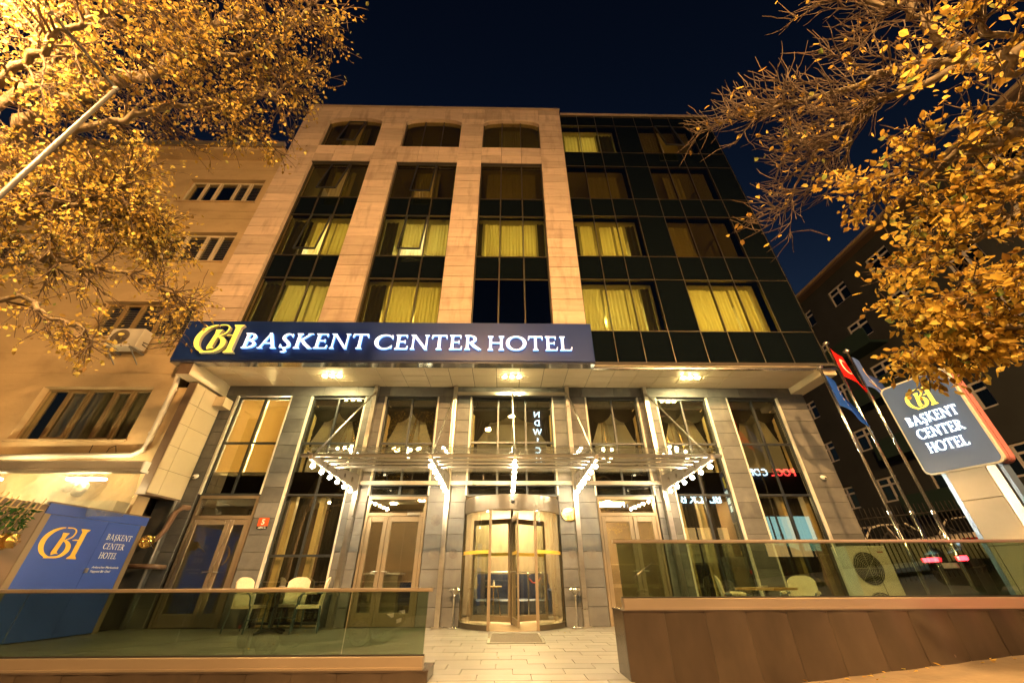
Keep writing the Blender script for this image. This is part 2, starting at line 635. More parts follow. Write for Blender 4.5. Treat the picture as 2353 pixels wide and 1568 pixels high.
OPEN = {(0, 1): 7, (0, 2): 10, (0, 3): 9, (1, 1): 8, (1, 2): 8}
rows_b = [(6.35, 8.88), (9.85, 11.80), (12.75, 14.75), (15.80, 17.90)]
for bi, (x0, x1) in enumerate(BAYS):
    w3 = (x1 - x0) / 3
    fr = MB()
    for i in range(4):
        x = x0 + i * w3
        x = min(max(x, x0 + .02), x1 - .02)
        fr.box(x - .02, x + .02, GY - .02, GY + .05, 6.35, 14.75)
        fr.box(x - .02, x + .02, GY - .02, GY + .05, 15.80, 17.86 if 0 < i < 3 else 17.6)
    for z in (8.88, 9.85, 11.80, 12.75, 14.74, 15.81):
        fr.box(x0, x1, GY - .023, GY + .047, z - .018, z + .018)
    frame = fr.build('window_bay', bronze, hotel)
    for i in range(3):
        a, b = x0 + i * w3 + .022, x0 + (i + 1) * w3 - .022
        for (za, zb) in ((8.88, 9.85), (11.80, 12.75)):
            pane(a, b, za + .02, zb - .02, GY, spandrel, frame)
        for ri, (za, zb) in enumerate(rows_b):
            if bi == 2 and ri == 0:
                pane(a, b, za + .02, zb - .02, GY, dark_vision, frame)
                continue
            if i == 1 and (bi, ri) in OPEN:
                sash(a, b, za + .03, zb - .03 if ri < 3 else 17.78, GY, OPEN[(bi, ri)], frame, vision)
                continue
            pane(a, b, za + .02, zb - .02, GY, vision, frame)

# ---------------- curtain wall at the right
CX = [2.31, 3.06, 3.84, 4.65, 5.58, 6.35, 7.13, 7.93, 8.86]
CZ = [5.72, 6.90, 8.83, 9.82, 11.76, 12.71, 14.66, 15.59, 17.55, 18.35]
fr = MB()
for x in CX:
    fr.box(x - .010, x + .010, 9.022, 9.12, 5.72, 18.35)
for z in CZ:
    fr.box(2.31, 8.86, 9.018, 9.118, z - .011, z + .011)
cw = fr.build('curtain_wall', bronze, hotel)
for i in range(8):
    for k in range(9):
        vis = (k % 2 == 1) and i not in (3, 7)
        m = vision if vis else spandrel
        if i == 5 and k == 7:
            sash(CX[i] + .014, CX[i + 1] - .014, CZ[k] + .014, CZ[k + 1] - .014, 9.02, 9, cw, vision)
            continue
        yj = random.uniform(-.002, .002)
        o = pane(CX[i] + .013, CX[i + 1] - .013, CZ[k] + .012, CZ[k + 1] - .012, 9.03 + yj, m, cw)
        o.rotation_euler = (random.uniform(-.004, .004), 0, random.uniform(-.006, .006))

# ---------------- rooms behind the vision glass
def room(x0, x1, z0, z1, y0=9.34, y1=11.9):
    mb = MB()
    mb.add([(x0, y0, z0), (x1, y0, z0), (x1, y1, z0), (x0, y1, z0), (x0, y0, z1), (x1, y0, z1), (x1, y1, z1), (x0, y1, z1)],
           [(0, 1, 2, 3), (4, 7, 6, 5), (2, 6, 7, 3), (0, 3, 7, 4), (1, 5, 6, 2)])
    return mb.build('room_shell', room_wall, hotel, fix=False)

lamp_m = em('room_ceiling_lamp', (1.0, 0.78, 0.25), 400.0)
lamp_lo = em('room_bedside_lamp', (1.0, 0.80, 0.40), 22.0)
def ceiling_lamp(x, y, z, m):
    return MB().lathe([(.15, 0), (.16, .03), (.15, .05)], (x, y, z - .06), 14).build('ceiling_lamp', m, hotel)

def pleats(x0, x1, z0, z1, y, amp=.045, wl=.13, gather=0.0, seed=0):
    r = random.Random(seed)
    n = max(12, int((x1 - x0) / wl * 6))
    cols = []
    ph = r.uniform(0, 6)
    zs = [z0, z0 + .35 * (z1 - z0), z0 + .7 * (z1 - z0), z1]
    vs, fs = [], []
    for j, z in enumerate(zs):
        for i in range(n + 1):
            t = i / n
            x = x0 + (x1 - x0) * t
            yy = y + amp * math.sin(2 * PI * (x - x0) / wl + ph + .7 * math.sin(3 * t * 6 + ph)) * (1 - .35 * j / 3)
            x += gather * (1 - j / 3) * math.sin(t * 9 + ph) * .03
            vs.append((x, yy, z))
    for j in range(3):
        for i in range(n):
            a = j * (n + 1) + i
            fs.append((a, a + 1, a + n + 2, a + n + 1))
    return vs, fs

rows_g = [(6.90, 8.83), (9.82, 11.76), (12.71, 14.66), (15.59, 17.55)]
units = [(BAYS[0], rows_b, 'the stone bay beside the ochre building'), (BAYS[1], rows_b, 'the middle stone bay'), (BAYS[2], rows_b, 'the stone bay next to the glass wall'),
         ((2.33, 4.62), rows_g, 'the glass wall by the stone pier'), ((5.60, 7.90), rows_g, 'the glass wall near its outer edge')]
rown = ['lowest', 'second', 'third', 'topmost']
# (unit,row): list of curtain spans as fractions of the opening; lamp strength class
LIT = {(0, 0): [(.30, .64), (.66, .98)], (1, 0): [(.24, .62), (.64, 1.0)], (3, 0): [(.02, .30), (.34, .64), (.66, .84)], (4, 0): [(.02, .34), (.36, .68), (.70, .98)],
       (0, 1): [(.36, .66), (.68, 1.0)], (1, 1): [(.30, .64), (.67, 1.0)], (2, 1): [(.10, .33), (.35, .66), (.68, .86)], (3, 1): [(.14, .33), (.45, .64), (.67, .82)],
       (3, 3): [(.08, .32), (.36, .66)]}
DARK = {(0, 0): [(0, .28)], (1, 0): [(0, .22)], (3, 0): [(.86, 1)], (0, 1): [(0, .33)], (1, 1): [(0, .20)], (2, 1): [(.88, 1), (0, .08)], (3, 1): [(.84, 1), (0, .10)], (3, 3): [(.68, 1)]}
POWER = {(0, 0): .95, (1, 0): 1.0, (3, 0): 1.1, (4, 0): 1.2, (0, 1): .75, (1, 1): .9, (2, 1): .85, (3, 1): .8, (3, 3): .6}
olive_m = cloth('olive_darkening_fabric', (.07, .062, .035), .15)
DIM = {(2, 3): [(.28, .70)], (0, 3): [(.3, .7)], (1, 2): [(.3, .7)], (2, 2): [(.1, .9)], (4, 3): [(.1, .5)], (4, 1): [(.05, .45)], (3, 2): [(.4, .9)], (4, 2): [(.3, .6)], (0, 2): [(.35, .7)]}
for ui, ((x0, x1), rws, where) in enumerate(units):
    for ri, (za, zb) in enumerate(rws):
        za2 = max(za, 6.64)
        room(x0 + .01, x1 - .01, za2 + .02, min(zb + .04, 17.93))
        spans = LIT.get((ui, ri)) or DIM.get((ui, ri))
        lit = (ui, ri) in LIT
        if lit:
            lm = em('room_ceiling_lamp', ((1.0, 0.84, 0.42), (1.0, 0.80, 0.36), (1.0, 0.88, 0.54))[(ui + ri) % 3], 640.0 * POWER[(ui, ri)])
            ceiling_lamp((x0 + x1) / 2, 11.5, min(zb + .04, 17.93), lm)
        elif (ui, ri) in ((0, 2), (2, 3)):
            ceiling_lamp((x0 + x1) / 2, 11.2, min(zb + .04, 17.93), lamp_lo)
        if spans:
            mb = MB()
            for s, (a, b) in enumerate(spans):
                mb.add(*pleats(x0 + (x1 - x0) * a, min(x0 + (x1 - x0) * b, x1 - .02), za2 + .04, min(zb, 17.90), 9.52 + .03 * (s % 2), wl=random.uniform(.10, .15), amp=random.uniform(.03, .05), seed=ui * 10 + ri + s))
            c = mb.build('curtain', (curtain_m if (ui + 2 * ri) % 3 else curtain_pale) if lit else curtain_dim, None, smooth=True, fix=False)
            if (ui, ri) in DARK:
                mb = MB()
                for s, (a, b) in enumerate(DARK[(ui, ri)]):
                    mb.add(*pleats(x0 + (x1 - x0) * a + .02, x0 + (x1 - x0) * b - .02, za2 + .04, min(zb, 17.90), 9.48, wl=.16, seed=ui + ri * 3 + s))
                mb.build('darkening_drape', olive_m, hotel, smooth=True, fix=False)  # dark pleats added to darken part of the lit opening
            props(c, ('glowing yellow curtain' if lit else 'unlit pale curtain') + ', %s row of %s' % (rown[ri], where), 'curtain', 'room curtains')

# ---------------- overhang soffit
SZ = 5.70
core = MB().box(-8.40, 8.84, 8.86, 10.34, SZ + .022, SZ + .10).build('soffit', joint, hotel)
ys = [8.88, 9.18, 9.54, 9.91, 10.28]
x = -8.06
while x < 5.9:
    x1 = x + .65
    for k in range(4):
        block('soffit_panel', x + .008, x1 - .008, ys[k] + .008, ys[k + 1] - .008, SZ + random.uniform(0, .003), SZ + .02, soffit_m, core, 0)
    x = x1
for k in range(2):
    block('soffit_panel', x + G, 8.47, (8.88, 9.54)[k] + G, (9.54, 10.28)[k] - G, SZ, SZ + .02, soffit_m, core, 0)
# boxed ends of the soffit and the bronze lip below the glass
MB().box(-8.42, -8.08, 8.80, 10.42, 5.34, 5.72).build('soffit_end_box', soffit_m, hotel)
MB().box(-8.425, -8.082, 8.79, 8.798, 5.35, 5.71).build('soffit_end_cap', brown_panel, hotel)
MB().box(8.49, 8.90, 8.99, 10.55, 5.52, 5.715).build('soffit_end_box', soffit_m, hotel)
MB().box(2.34, 8.92, 8.94, 9.02, 5.64, 5.715).build('drip_edge', polished, hotel)
# side fin under the overhang beside the ochre building
fin = MB().box(-8.31, -8.105, 9.20, 10.28, 2.56, 5.30).build('side_fin', brown_panel, hotel)  # brown holds the shade of the street face; lit side gets cream panels
for k in range(5):
    za = 2.58 + k * .54
    for (ya, yb) in ((9.215, 9.52), (9.53, 10.27)):
        block('fin_panel', -8.104, -8.09, ya, yb, za + .004, za + .534, soffit_m, fin, 0)
MB().box(-8.33, -8.085, 9.19, 10.28, 2.535, 2.558).build('fin_base', brown_panel, hotel)
MB().box(-8.085, -7.80, 9.95, 10.29, 4.95, 5.22).build('fin_bracket', soffit_m, hotel)

# ---------------- grey stone ground floor
PILL = [(-8.10, -7.76), (-6.18, -5.62), (-4.05, -3.48), (-1.95, -1.00), (1.36, 2.33), (3.86, 4.40), (5.90, 6.50), (8.02, 8.82)]
for (x0, x1) in PILL:
    core = MB().box(x0 + .003, x1 - .003, D2 + .028, 10.72, 0, 5.42).build('stone_pillar', joint, hotel)
    nc = 2 if x1 - x0 > .9 else 1
    w = (x1 - x0) / nc
    for k in range(15):
        za, zb = k * .3613 + .0, (k + 1) * .3613
        for c in range(nc):
            yj = random.uniform(-.002, .002)
            block('stone_block', x0 + c * w + .004, x0 + (c + 1) * w - .004, D2 + yj, D2 + .026 + yj, za + .005, zb - .005, greystone, core, 0.003)
core = MB().box(-8.10, 8.82, D2 + .028, 10.72, 5.42, 5.73).build('stone_lintel', greystone, hotel)
x = -8.10
while x < 8.8:
    x1 = min(x + .94, 8.82)
    block('stone_block', x + .003, x1 - .003, D2, D2 + .026, 5.423, 5.70, greystone, core, 0.003)
    x = x1
MB().box(8.825, 8.86, D2 + .03, 20, 0, 5.7).build('side_wall', greystone, hotel)
MB().box(-8.6, -8.102, 10.2, 10.7, 0, 5.7).build('side_wall', greystone, hotel)

# ---------------- ground floor openings
WY = 10.40
def opening(x0, x1, cols, bars, cells, trims=(1, 1)):
    """bars: transom heights; cells: (z0,z1,material)"""
    fr = MB()
    w = (x1 - x0) / cols
    z0, z1 = cells[0][0], cells[-1][1]
    for i in range(cols + 1):
        x = x0 + i * w
        x = min(max(x, x0 + .025), x1 - .025)
        fr.box(x - .025, x + .025, WY - .03, WY + .05, z0, z1)
    for z in bars:
        fr.box(x0, x1, WY - .034, WY + .046, z - .025, z + .025)
    frame = fr.build('window_frame', dark_alu, hotel)
    for i in range(cols):
        for (za, zb, m) in cells:
            pane(x0 + i * w + .027, x0 + (i + 1) * w - .027, za + .006, zb - .006, WY, m, frame)
    for s, on in zip((x0, x1), trims):
        if on:
            a, b = (s - .03, s + .012) if s == x0 else (s - .012, s + .03)
            MB().box(a, b, D2 - .008, WY + .02, 0 if z0 < .3 else z0, 5.40).build('window_trim', white_trim, hotel)
    return frame

DV, CG = dark_vision, clear
opening(-7.72, -6.20, 2, (2.73, 4.05, 5.36), [(2.73, 3.30, DV), (3.30, 4.05, CG), (4.05, 5.38, CG)])
opening(-5.60, -4.06, 2, (.08, 1.37, 2.72, 4.05, 5.36), [(.08, 1.37, CG), (1.37, 2.72, CG), (2.72, 3.30, DV), (3.30, 4.05, CG), (4.05, 5.38, CG)])
opening(-3.47, -1.96, 2, (2.70, 2.96, 4.05, 5.36), [(2.70, 2.96, DV), (2.96, 3.28, DV), (3.28, 4.05, CG), (4.05, 5.38, CG)])
opening(-.99, 1.35, 3, (2.71, 2.96, 4.08, 5.36), [(2.71, 2.96, DV), (2.96, 3.28, DV), (3.28, 4.08, CG), (4.08, 5.38, CG)])
opening(2.34, 3.85, 2, (2.70, 2.96, 4.05, 5.36), [(2.70, 2.96, DV), (2.96, 3.28, DV), (3.28, 4.05, CG), (4.05, 5.38, CG)])
opening(4.41, 5.89, 2, (.08, 2.72, 4.05, 5.36), [(.08, 1.37, CG), (1.37, 2.72, CG), (2.72, 3.30, DV), (3.30, 4.05, CG), (4.05, 5.38, CG)])
opening(6.51, 8.00, 2, (.08, 2.72, 4.05, 5.36), [(.08, 1.37, CG), (1.37, 2.72, CG), (2.72, 3.30, DV), (3.30, 4.05, CG), (4.05, 5.38, CG)])

def door_pair(x0, x1, split, ztop, transom, label):
    f = MB()
    f.box(x0, x0 + .06, WY - .05, WY + .06, 0, transom)
    f.box(x1 - .06, x1, WY - .05, WY + .06, 0, transom)
    f.box(x0 + .06, x1 - .06, WY - .048, WY + .058, transom - .07, transom)
    f.box(x0 + .06, x1 - .06, WY - .048, WY + .058, ztop, ztop + .08)
    d = f.build('entrance_door', door_alu, hotel)
    pane(x0 + .07, x1 - .07, ztop + .09, transom - .08, WY, clear, d)
    for (a, b, side) in ((x0 + .065, split - .004, 0), (split + .004, x1 - .065, 1)):
        lf = MB()
        s = .10
        lf.bbox(a, a + s, WY - .04, WY + .02, .01, ztop - .005, .008); lf.bbox(b - s, b, WY - .04, WY + .02, .01, ztop - .005, .008)
        lf.bbox(a + s, b - s, WY - .038, WY + .018, ztop - .13, ztop - .005, .008); lf.bbox(a + s, b - s, WY - .038, WY + .018, .01, .26, .008)
        leaf = lf.build('door_leaf', door_alu, d)
        pane(a + s, b - s, .26, ztop - .13, WY - .01, clear, leaf)
        hx = (split + .06) if side else (split - .06)
        MB().tube([(hx, WY - .045, 1.05), (hx, WY - .10, 1.05), (hx + (.12 if side else -.12), WY - .10, 1.04)], .012, 6).build('door_handle', chrome, leaf)
    return d
door_pair(-7.70, -6.22, -6.75, 2.16, 2.70, '')
dC = door_pair(-3.46, -1.97, -2.90, 2.22, 2.68, '')
MB().box(-2.42, -2.12, WY - .10, WY - .045, 2.24, 2.30).build('door_closer', chrome, dC)
door_pair(2.35, 3.84, 3.20, 2.22, 2.68, '')

# ---------------- interiors
floor_in = pm('lobby_floor', (0.42, 0.33, 0.22), 0.25, var=0.08, scale=(1, 1, 1))
mb = MB()
mb.box(-8.0, 8.7, 13.0, 13.1, 0, 2.72)
mb.build('lobby_wall', warm_wall, hotel)
MB().box(-8.0, 8.7, 10.50, 13.0, 2.74, 3.22).build('mezzanine_slab', room_wall, hotel)
MB().box(-8.0, 8.7, 10.73, 13.05, -.06, -.002).build('lobby_floor', floor_in, hotel)
MB().box(-8.0, 8.7, 12.8, 12.9, 3.24, 5.5).build('mezzanine_wall', room_wall, hotel)
MB().box(-8.0, 8.7, 10.73, 12.9, 5.46, 5.6).build('mezzanine_ceiling', room_wall, hotel)
for x in (-5.98, -1.4, 1.85, 6.2):
    MB().box(x, x + .12, 10.75, 12.99, 0, 2.73).build('partition_wall', warm_wall, hotel)
for x in (-6.0,):
    MB().box(x, x + .12, 10.75, 12.79, 3.24, 5.45).build('partition_wall', room_wall, hotel)
MB().box(-8.05, -8.0, 10.5, 13, 0, 5.6).build('partition_wall', room_wall, hotel)
MB().box(8.7, 8.75, 10.5, 13, 0, 5.6).build('partition_wall', room_wall, hotel)
pil = pm('beige_pilaster', (0.58, 0.44, 0.22), 0.5, var=0.1, scale=(8, 8, 2))
for x in (-5.52, -4.78, 4.50, 5.05, 6.60, 7.25, 7.9):
    MB().box(x, x + .13, 10.62, 10.80, 0.02, 2.73).build('interior_pilaster', pil, hotel)
for x in (-5.55, -3.42, 2.36, 3.75, 5.78, 6.55, 7.86, -.96, 1.28):
    MB().box(x, x + .07, 10.60, 10.70, 3.23, 5.45).build('interior_pilaster', pil, hotel)
down_in = em('interior_downlight', (1.0, 0.72, 0.34), 330.0)
down_up = em('mezzanine_downlight', (1.0, 0.70, 0.32), 95.0)
pend_m = em('pendant_globe', (1.0, 0.82, 0.50), 26.0)
for i, (x, y) in enumerate([(-5.0, 11.6), (-3.2, 11.8), (-2.3, 11.3), (-.6, 11.9), (.2, 12.2), (1.0, 11.9), (2.9, 11.5), (4.6, 11.9), (5.6, 11.6), (7.2, 11.8)]):
    MB().lathe([(.09, 0), (.095, .012), (.09, .018)], (x, y, 2.72), 14).build('recessed_light', down_in, hotel)
for i, (x, y) in enumerate([(-7.0, 11.6), (-4.8, 12.0), (-2.7, 12.0), (.2, 12.0), (3.1, 12.0), (5.1, 12.0), (7.2, 12.0)]):
    MB().lathe([(.10, 0), (.105, .012), (.10, .018)], (x, y, 5.44), 14).build('recessed_light', down_up, hotel)

lobby_fill = em('lobby_fill_glow', (1.0, .72, .36), 62.0)  # glowing ceiling panels added to brighten the ground floor interior
MB().box(-.7, 1.1, 11.5, 12.6, 2.70, 2.735).build('fill_glow_panel', lobby_fill, hotel)
MB().box(2.5, 3.4, 11.6, 12.2, 2.70, 2.735).build('fill_glow_panel', lobby_fill, hotel)
MB().box(-1.3, 1.8, 12.93, 12.99, .02, 2.70).build('lobby_panelling', pm('taupe_panelling', (.22, .16, .11), .5, var=.2, scale=(9, 2, 2)), hotel)
orange_wood = pm('orange_wood', (.42, .20, .06), .45, var=.15, scale=(2, 2, 12))
MB().bbox(-2.34, -2.02, 12.2, 12.3, .01, 2.15, .01).build('interior_door', orange_wood, hotel)
MB().box(-2.45, -1.75, 12.31, 12.4, 0, 2.72).build('partition_wall', room_wall, hotel)
# long dark drapes behind the lower panes
for (a, b) in ((-5.36, -4.92), (-4.55, -4.15), (4.66, 4.98), (5.25, 5.55), (6.78, 7.15), (7.45, 7.8)):
    mb = MB()
    mb.add(*pleats(a, b, .05, 2.70, 10.70, .035, .09, seed=int(a * 7)))
    mb.build('long_drape', swag_m, hotel, smooth=True, fix=False)
# dark swag drapes and string curtains on the upper storey
def drape(xs, xi, zt, zb, y, seed=0):
    """pleated drape from a wide top to a tie-back near xs"""
    n, mrow = 26, 14
    vs, fs = [], []
    for j in range(mrow + 1):
        t = j / mrow
        xin = xs + (xi - xs) * ((1 - t) ** .85 * .90 + .10)
        xo = xs
        z = zt + (zb - zt) * t
        for i in range(n + 1):
            u = i / n
            sag = .12 * (zt - zb) * (u ** 2) * (1 - t)
            vs.append((xo + (xin - xo) * u, y + .03 * math.sin(u * 34 + seed) * (1 - .3 * t), z - sag * (1 if t > 0 else 1)))
    for j in range(mrow):
        for i in range(n):
            a = j * (n + 1) + i
            fs.append((a, a + 1, a + n + 2, a + n + 1))
    return vs, fs

wins = [(-5.58, -4.08, 'window beside the red house number pillar'), (-3.45, -1.98, 'window over the door next to the counter'), (-.97, 1.33, 'wide window above the revolving door'),
        (2.36, 3.83, 'window over the door right of the brass plaque'), (4.43, 5.87, 'window with the free end of the canopy before it'), (6.53, 7.98, 'window next to the corner of the hotel')]
for i, (x0, x1, where) in enumerate(wins):
    t = thing('swag_curtain', 'dark swagged curtain in the upper ' + where, 'curtain', ((x0 + x1) / 2, 10.62, 3.25), group='dark swag curtains')
    cxm = (x0 + x1) / 2
    mb = MB()
    mb.add(*drape(x0 + .04, x0 + (cxm - x0) * .66, 5.30, 4.12, 10.62, i)); mb.build('drape', swag_m, t, smooth=True, fix=False)
    mb = MB()
    mb.add(*drape(x1 - .04, x1 - (x1 - cxm) * .66, 5.30, 4.12, 10.65, i + 2)); mb.build('drape', swag_m, t, smooth=True, fix=False)
    mb = MB()
    for s in (x0 + .10, x1 - .10):
        mb.add(*pleats(s - .07, s + .07, 3.27, 4.14, 10.63, .02, .05))
    mb.build('drape_tail', swag_m, t, smooth=True, fix=False)
    mb = MB()
    n = 48     # scalloped valance
    vs, fs = [], []
    for k in range(6):
        for j in range(n + 1):
            u = j / n
            sag = .40 + .28 * abs(math.sin(u * 2 * PI)) ** .8
            vs.append((x0 + (x1 - x0) * u, 10.58 - .03 * math.sin(k * 2.2 + u * 5), 5.40 - sag * k / 5))
    for k in range(5):
        for j in range(n):
            p = k * (n + 1) + j
            fs.append((p, p + 1, p + n + 2, p + n + 1))
    mb.add(vs, fs); mb.build('valance', swag_m, t, smooth=True, fix=False)
    mb = MB()
    r = random.Random(i)
    for s in (0, 1):
        for k in range(15):
            xx = (x0 + .12 + k * .026) if s == 0 else (x1 - .12 - k * .026)
            mb.box(xx, xx + .007, 10.70, 10.704, 4.10 + r.uniform(0, .3), 4.95)
    mb.build('string_fringe', string_m, t)
# roller blinds of the stair window
for i, (a, b) in enumerate(((-7.69, -6.98), (-6.93, -6.23))):
    mb = MB().box(a, b, 10.52, 10.525, 3.32, 5.36)
    mb.build('roller_blind', blind_m, None)
    props(bpy.context.scene.objects[-1] if False else COL.objects[-1], 'cream roller blind in the %s half of the tall stair window' % ('outer' if i == 0 else 'inner'), 'blind', 'stair window blinds')
stair_l = em('stair_lamp', (1.0, 0.78, 0.40), 2000.0)
MB().lathe([(.14, 0), (.15, .03), (.14, .05)], (-7.0, 11.3, 5.36), 14).build('ceiling_lamp', stair_l, hotel)
MB().lathe([(.10, 0), (.11, .03), (.10, .05)], (-7.3, 11.3, 3.7), 14).build('ceiling_lamp', stair_l, hotel)

# pendant clusters
def sphere_mesh(r, n=12, k=7):
    mb = MB()
    prof = [(max(.0015, r * math.sin(PI * i / k)), -r * math.cos(PI * i / k)) for i in range(k + 1)]
    return mb.lathe(prof, (0, 0, 0), n).fixed('globe')
pg = sphere_mesh(.05, 10, 6)
pg.materials.append(pend_m)
for (x, y, where) in ((-4.65, 11.2, 'behind the upper window beside the red house number pillar'), (-2.7, 11.3, 'behind the upper window over the door next to the counter'),
                      (3.0, 11.3, 'behind the upper window right of the brass plaque'), (5.0, 11.1, 'behind the upper window at the free end of the canopy')):
    t = thing('globe_chandelier', 'chandelier of small glowing globes ' + where, 'chandelier', (x, y, 4.2), group='globe chandeliers')
    mb = MB()
    r = random.Random(int(x * 10))
    pts = [(r.uniform(-.28, .28), r.uniform(-.2, .2), r.uniform(-.45, 0)) for _ in range(7)]
    for p in pts:
        mb.tube([(x, y, 5.45), (x + p[0] * .8, y + p[1] * .8, 4.5), (x + p[0], y + p[1], 4.2 + p[2])], .006, 5)
    mb.build('stem', brass, t)
    for p in pts:
        obj('globe', pg, None, t, (x + p[0], y + p[1], 4.2 + p[2]), smooth=True)
# =================================================================== LETTERING (roman capitals as outlines)
def brush(pts, ws, n=14):
    """outline of a stroke through pts (Catmull-Rom) with full widths ws"""
    P = [Vector((p[0], p[1])) for p in pts]
    C, W = [], []
    for i in range(len(P) - 1):
        p0, p1, p2, p3 = P[max(i - 1, 0)], P[i], P[i + 1], P[min(i + 2, len(P) - 1)]
        for k in range(n):
            t = k / n
            C.append(.5 * ((2 * p1) + (p2 - p0) * t + (2 * p0 - 5 * p1 + 4 * p2 - p3) * t * t + (3 * p1 - p0 - 3 * p2 + p3) * t ** 3))
            W.append(ws[i] + (ws[i + 1] - ws[i]) * t)
    C.append(P[-1]); W.append(ws[-1])
    A, B = [], []
    for i, c in enumerate(C):
        d = C[min(i + 1, len(C) - 1)] - C[max(i - 1, 0)]
        d.normalize()
        nrm = Vector((-d.y, d.x)) * W[i] / 2
        A.append(c + nrm); B.append(c - nrm)
    return [tuple(a) for a in A] + [tuple(b) for b in reversed(B)]

def arc(cx, cy, rx, ry, a0, a1, wf, n=26):
    pts, ws = [], []
    for i in range(n + 1):
        a = rad(a0 + (a1 - a0) * i / n)
        pts.append((cx + rx * math.cos(a), cy + ry * math.sin(a)))
        ws.append(wf(a))
    return brush(pts, ws, 1)

def stem(x, w=.112, z0=0.0, z1=1.0, s=.075, bot=True, top=True):
    h = .035
    L = [(x - w / 2 - s, z0), (x + w / 2 + s, z0), (x + w / 2 + s, z0 + h * .7), (x + w / 2, z0 + .11)] if bot else [(x - w / 2, z0), (x + w / 2, z0)]
    L += [(x + w / 2, z1 - .11), (x + w / 2 + s, z1 - h * .7), (x + w / 2 + s, z1), (x - w / 2 - s, z1), (x - w / 2 - s, z1 - h * .7), (x - w / 2, z1 - .11)] if top else [(x + w / 2, z1), (x - w / 2, z1)]
    L += [(x - w / 2, z0 + .11), (x - w / 2 - s, z0 + h * .7)] if bot else []
    return L

def bar(x0, x1, z, t=.048, end=0):
    p = [(x0, z - t / 2), (x1, z - t / 2), (x1, z + t / 2), (x0, z + t / 2)]
    return p

thick = lambda a: .042 + .085 * abs(math.cos(a)) ** 1.3
def quad(a, b, w):
    return [(a[0] - w / 2, a[1]), (a[0] + w / 2, a[1]), (b[0] + w / 2, b[1]), (b[0] - w / 2, b[1])]
def glyph(c):
    if c == 'B':
        return [stem(.14), arc(.20, .745, .26, .228, 90, -90, thick), arc(.20, .265, .33, .238, 90, -90, thick), bar(.14, .22, .975), bar(.14, .22, .51), bar(.14, .22, .027)], .62
    if c == 'A':
        return [quad((.09, 0), (.40, 1.0), .06), quad((.70, 0), (.40, 1.02), .125), bar(.20, .60, .34, .05), bar(-.01, .22, .016, .032), bar(.57, .82, .016, .032)], .82
    if c == 'S':
        return [brush([(.10, .13), (.20, .035), (.34, .045), (.44, .16), (.38, .36), (.22, .55), (.12, .72), (.18, .90), (.33, .97), (.46, .86)], [.05, .06, .075, .11, .15, .16, .12, .085, .06, .05], 6),
                [(.47, .97), (.50, .97), (.50, .74), (.46, .80)], [(.05, .03), (.05, .26), (.085, .26), (.12, .12)]], .56
    if c == 'Ş':
        g, w = glyph('S')
        return g + [brush([(.30, .02), (.27, -.08), (.36, -.14), (.30, -.23), (.16, -.235)], [.06, .05, .085, .07, .03], 6)], w
    if c == 'K':
        return [stem(.14), brush([(.20, .50), (.42, .74), (.62, .98)], [.06, .055, .05], 4), brush([(.28, .58), (.48, .28), (.74, .01)], [.12, .145, .12], 6), bar(.50, .74, .984, .032), bar(.62, .82, .016, .032)], .78
    if c == 'E':
        return [stem(.14), bar(.14, .50, .972), bar(.14, .45, .52), bar(.14, .54, .028), [(.47, .99), (.53, .99), (.53, .80), (.50, .80)], [(.43, .62), (.46, .62), (.46, .42), (.43, .42)], [(.52, .01), (.58, .01), (.60, .22), (.565, .22)]], .60
    if c == 'N':
        return [stem(.12, .06, s=.07), stem(.74, .06, s=.07, bot=False), quad((.74, -.02), (.14, 1.0), .128), bar(0, .12, .985, .03)], .86
    if c == 'T':
        return [stem(.36, top=False), bar(.03, .69, .97, .06), [(.0, .76), (.035, .76), (.09, .95), (.02, .99)], [(.72, .76), (.685, .76), (.63, .95), (.70, .99)]], .72
    if c == 'C':
        return [arc(.46, .5, .40, .475, 42, 318, lambda a: .045 + .105 * max(0, -math.cos(a)) ** 1.2 + .02), [(.74, .97), (.78, .97), (.80, .70), (.755, .72)], [(.72, .06), (.77, .05), (.79, .27), (.755, .25)]], .82
    if c == 'R':
        return [stem(.14), arc(.20, .735, .29, .238, 90, -90, thick), bar(.14, .22, .975), bar(.14, .24, .495), brush([(.28, .50), (.46, .24), (.70, .01)], [.12, .145, .11], 6), bar(.60, .78, .016, .032)], .74
    if c == 'H':
        return [stem(.14), stem(.66), bar(.14, .66, .52)], .80
    if c == 'O':
        return [arc(.47, .5, .41, .475, 0, 180, lambda a: .05 + .105 * abs(math.cos(a)) ** 1.2), arc(.47, .5, .41, .475, 180, 360, lambda a: .05 + .105 * abs(math.cos(a)) ** 1.2)], .94
    if c == 'L':
        return [stem(.14), bar(.14, .52, .028), [(.50, .01), (.56, .01), (.60, .24), (.565, .24)]], .60
    return [], .35

def monogram():
    th = lambda a: .03 + .10 * max(0, -math.cos(a)) ** 1.1
    return [arc(.42, .50, .41, .485, 96, 292, th), brush([(.42, .985), (.58, .99), (.68, .90), (.66, .72), (.54, .60), (.46, .575)], [.035, .035, .04, .045, .035, .03], 6),
            [(.37, .82), (.54, .82), (.50, .70), (.46, .20), (.52, .14), (.44, .14), (.36, .10), (.33, .18), (.39, .68)],
            brush([(.22, .02), (.38, .03), (.52, .05)], [.06, .05, .05], 4), arc(.44, .30, .25, .275, 88, -92, lambda a: .035 + .10 * max(0, math.cos(a)) ** 1.2), bar(.22, .48, .026, .05),
            stem(.91, .13, 0.0, 1.0, .06), brush([(.70, .60), (.78, .615), (.88, .61)], [.02, .045, .03], 4)]

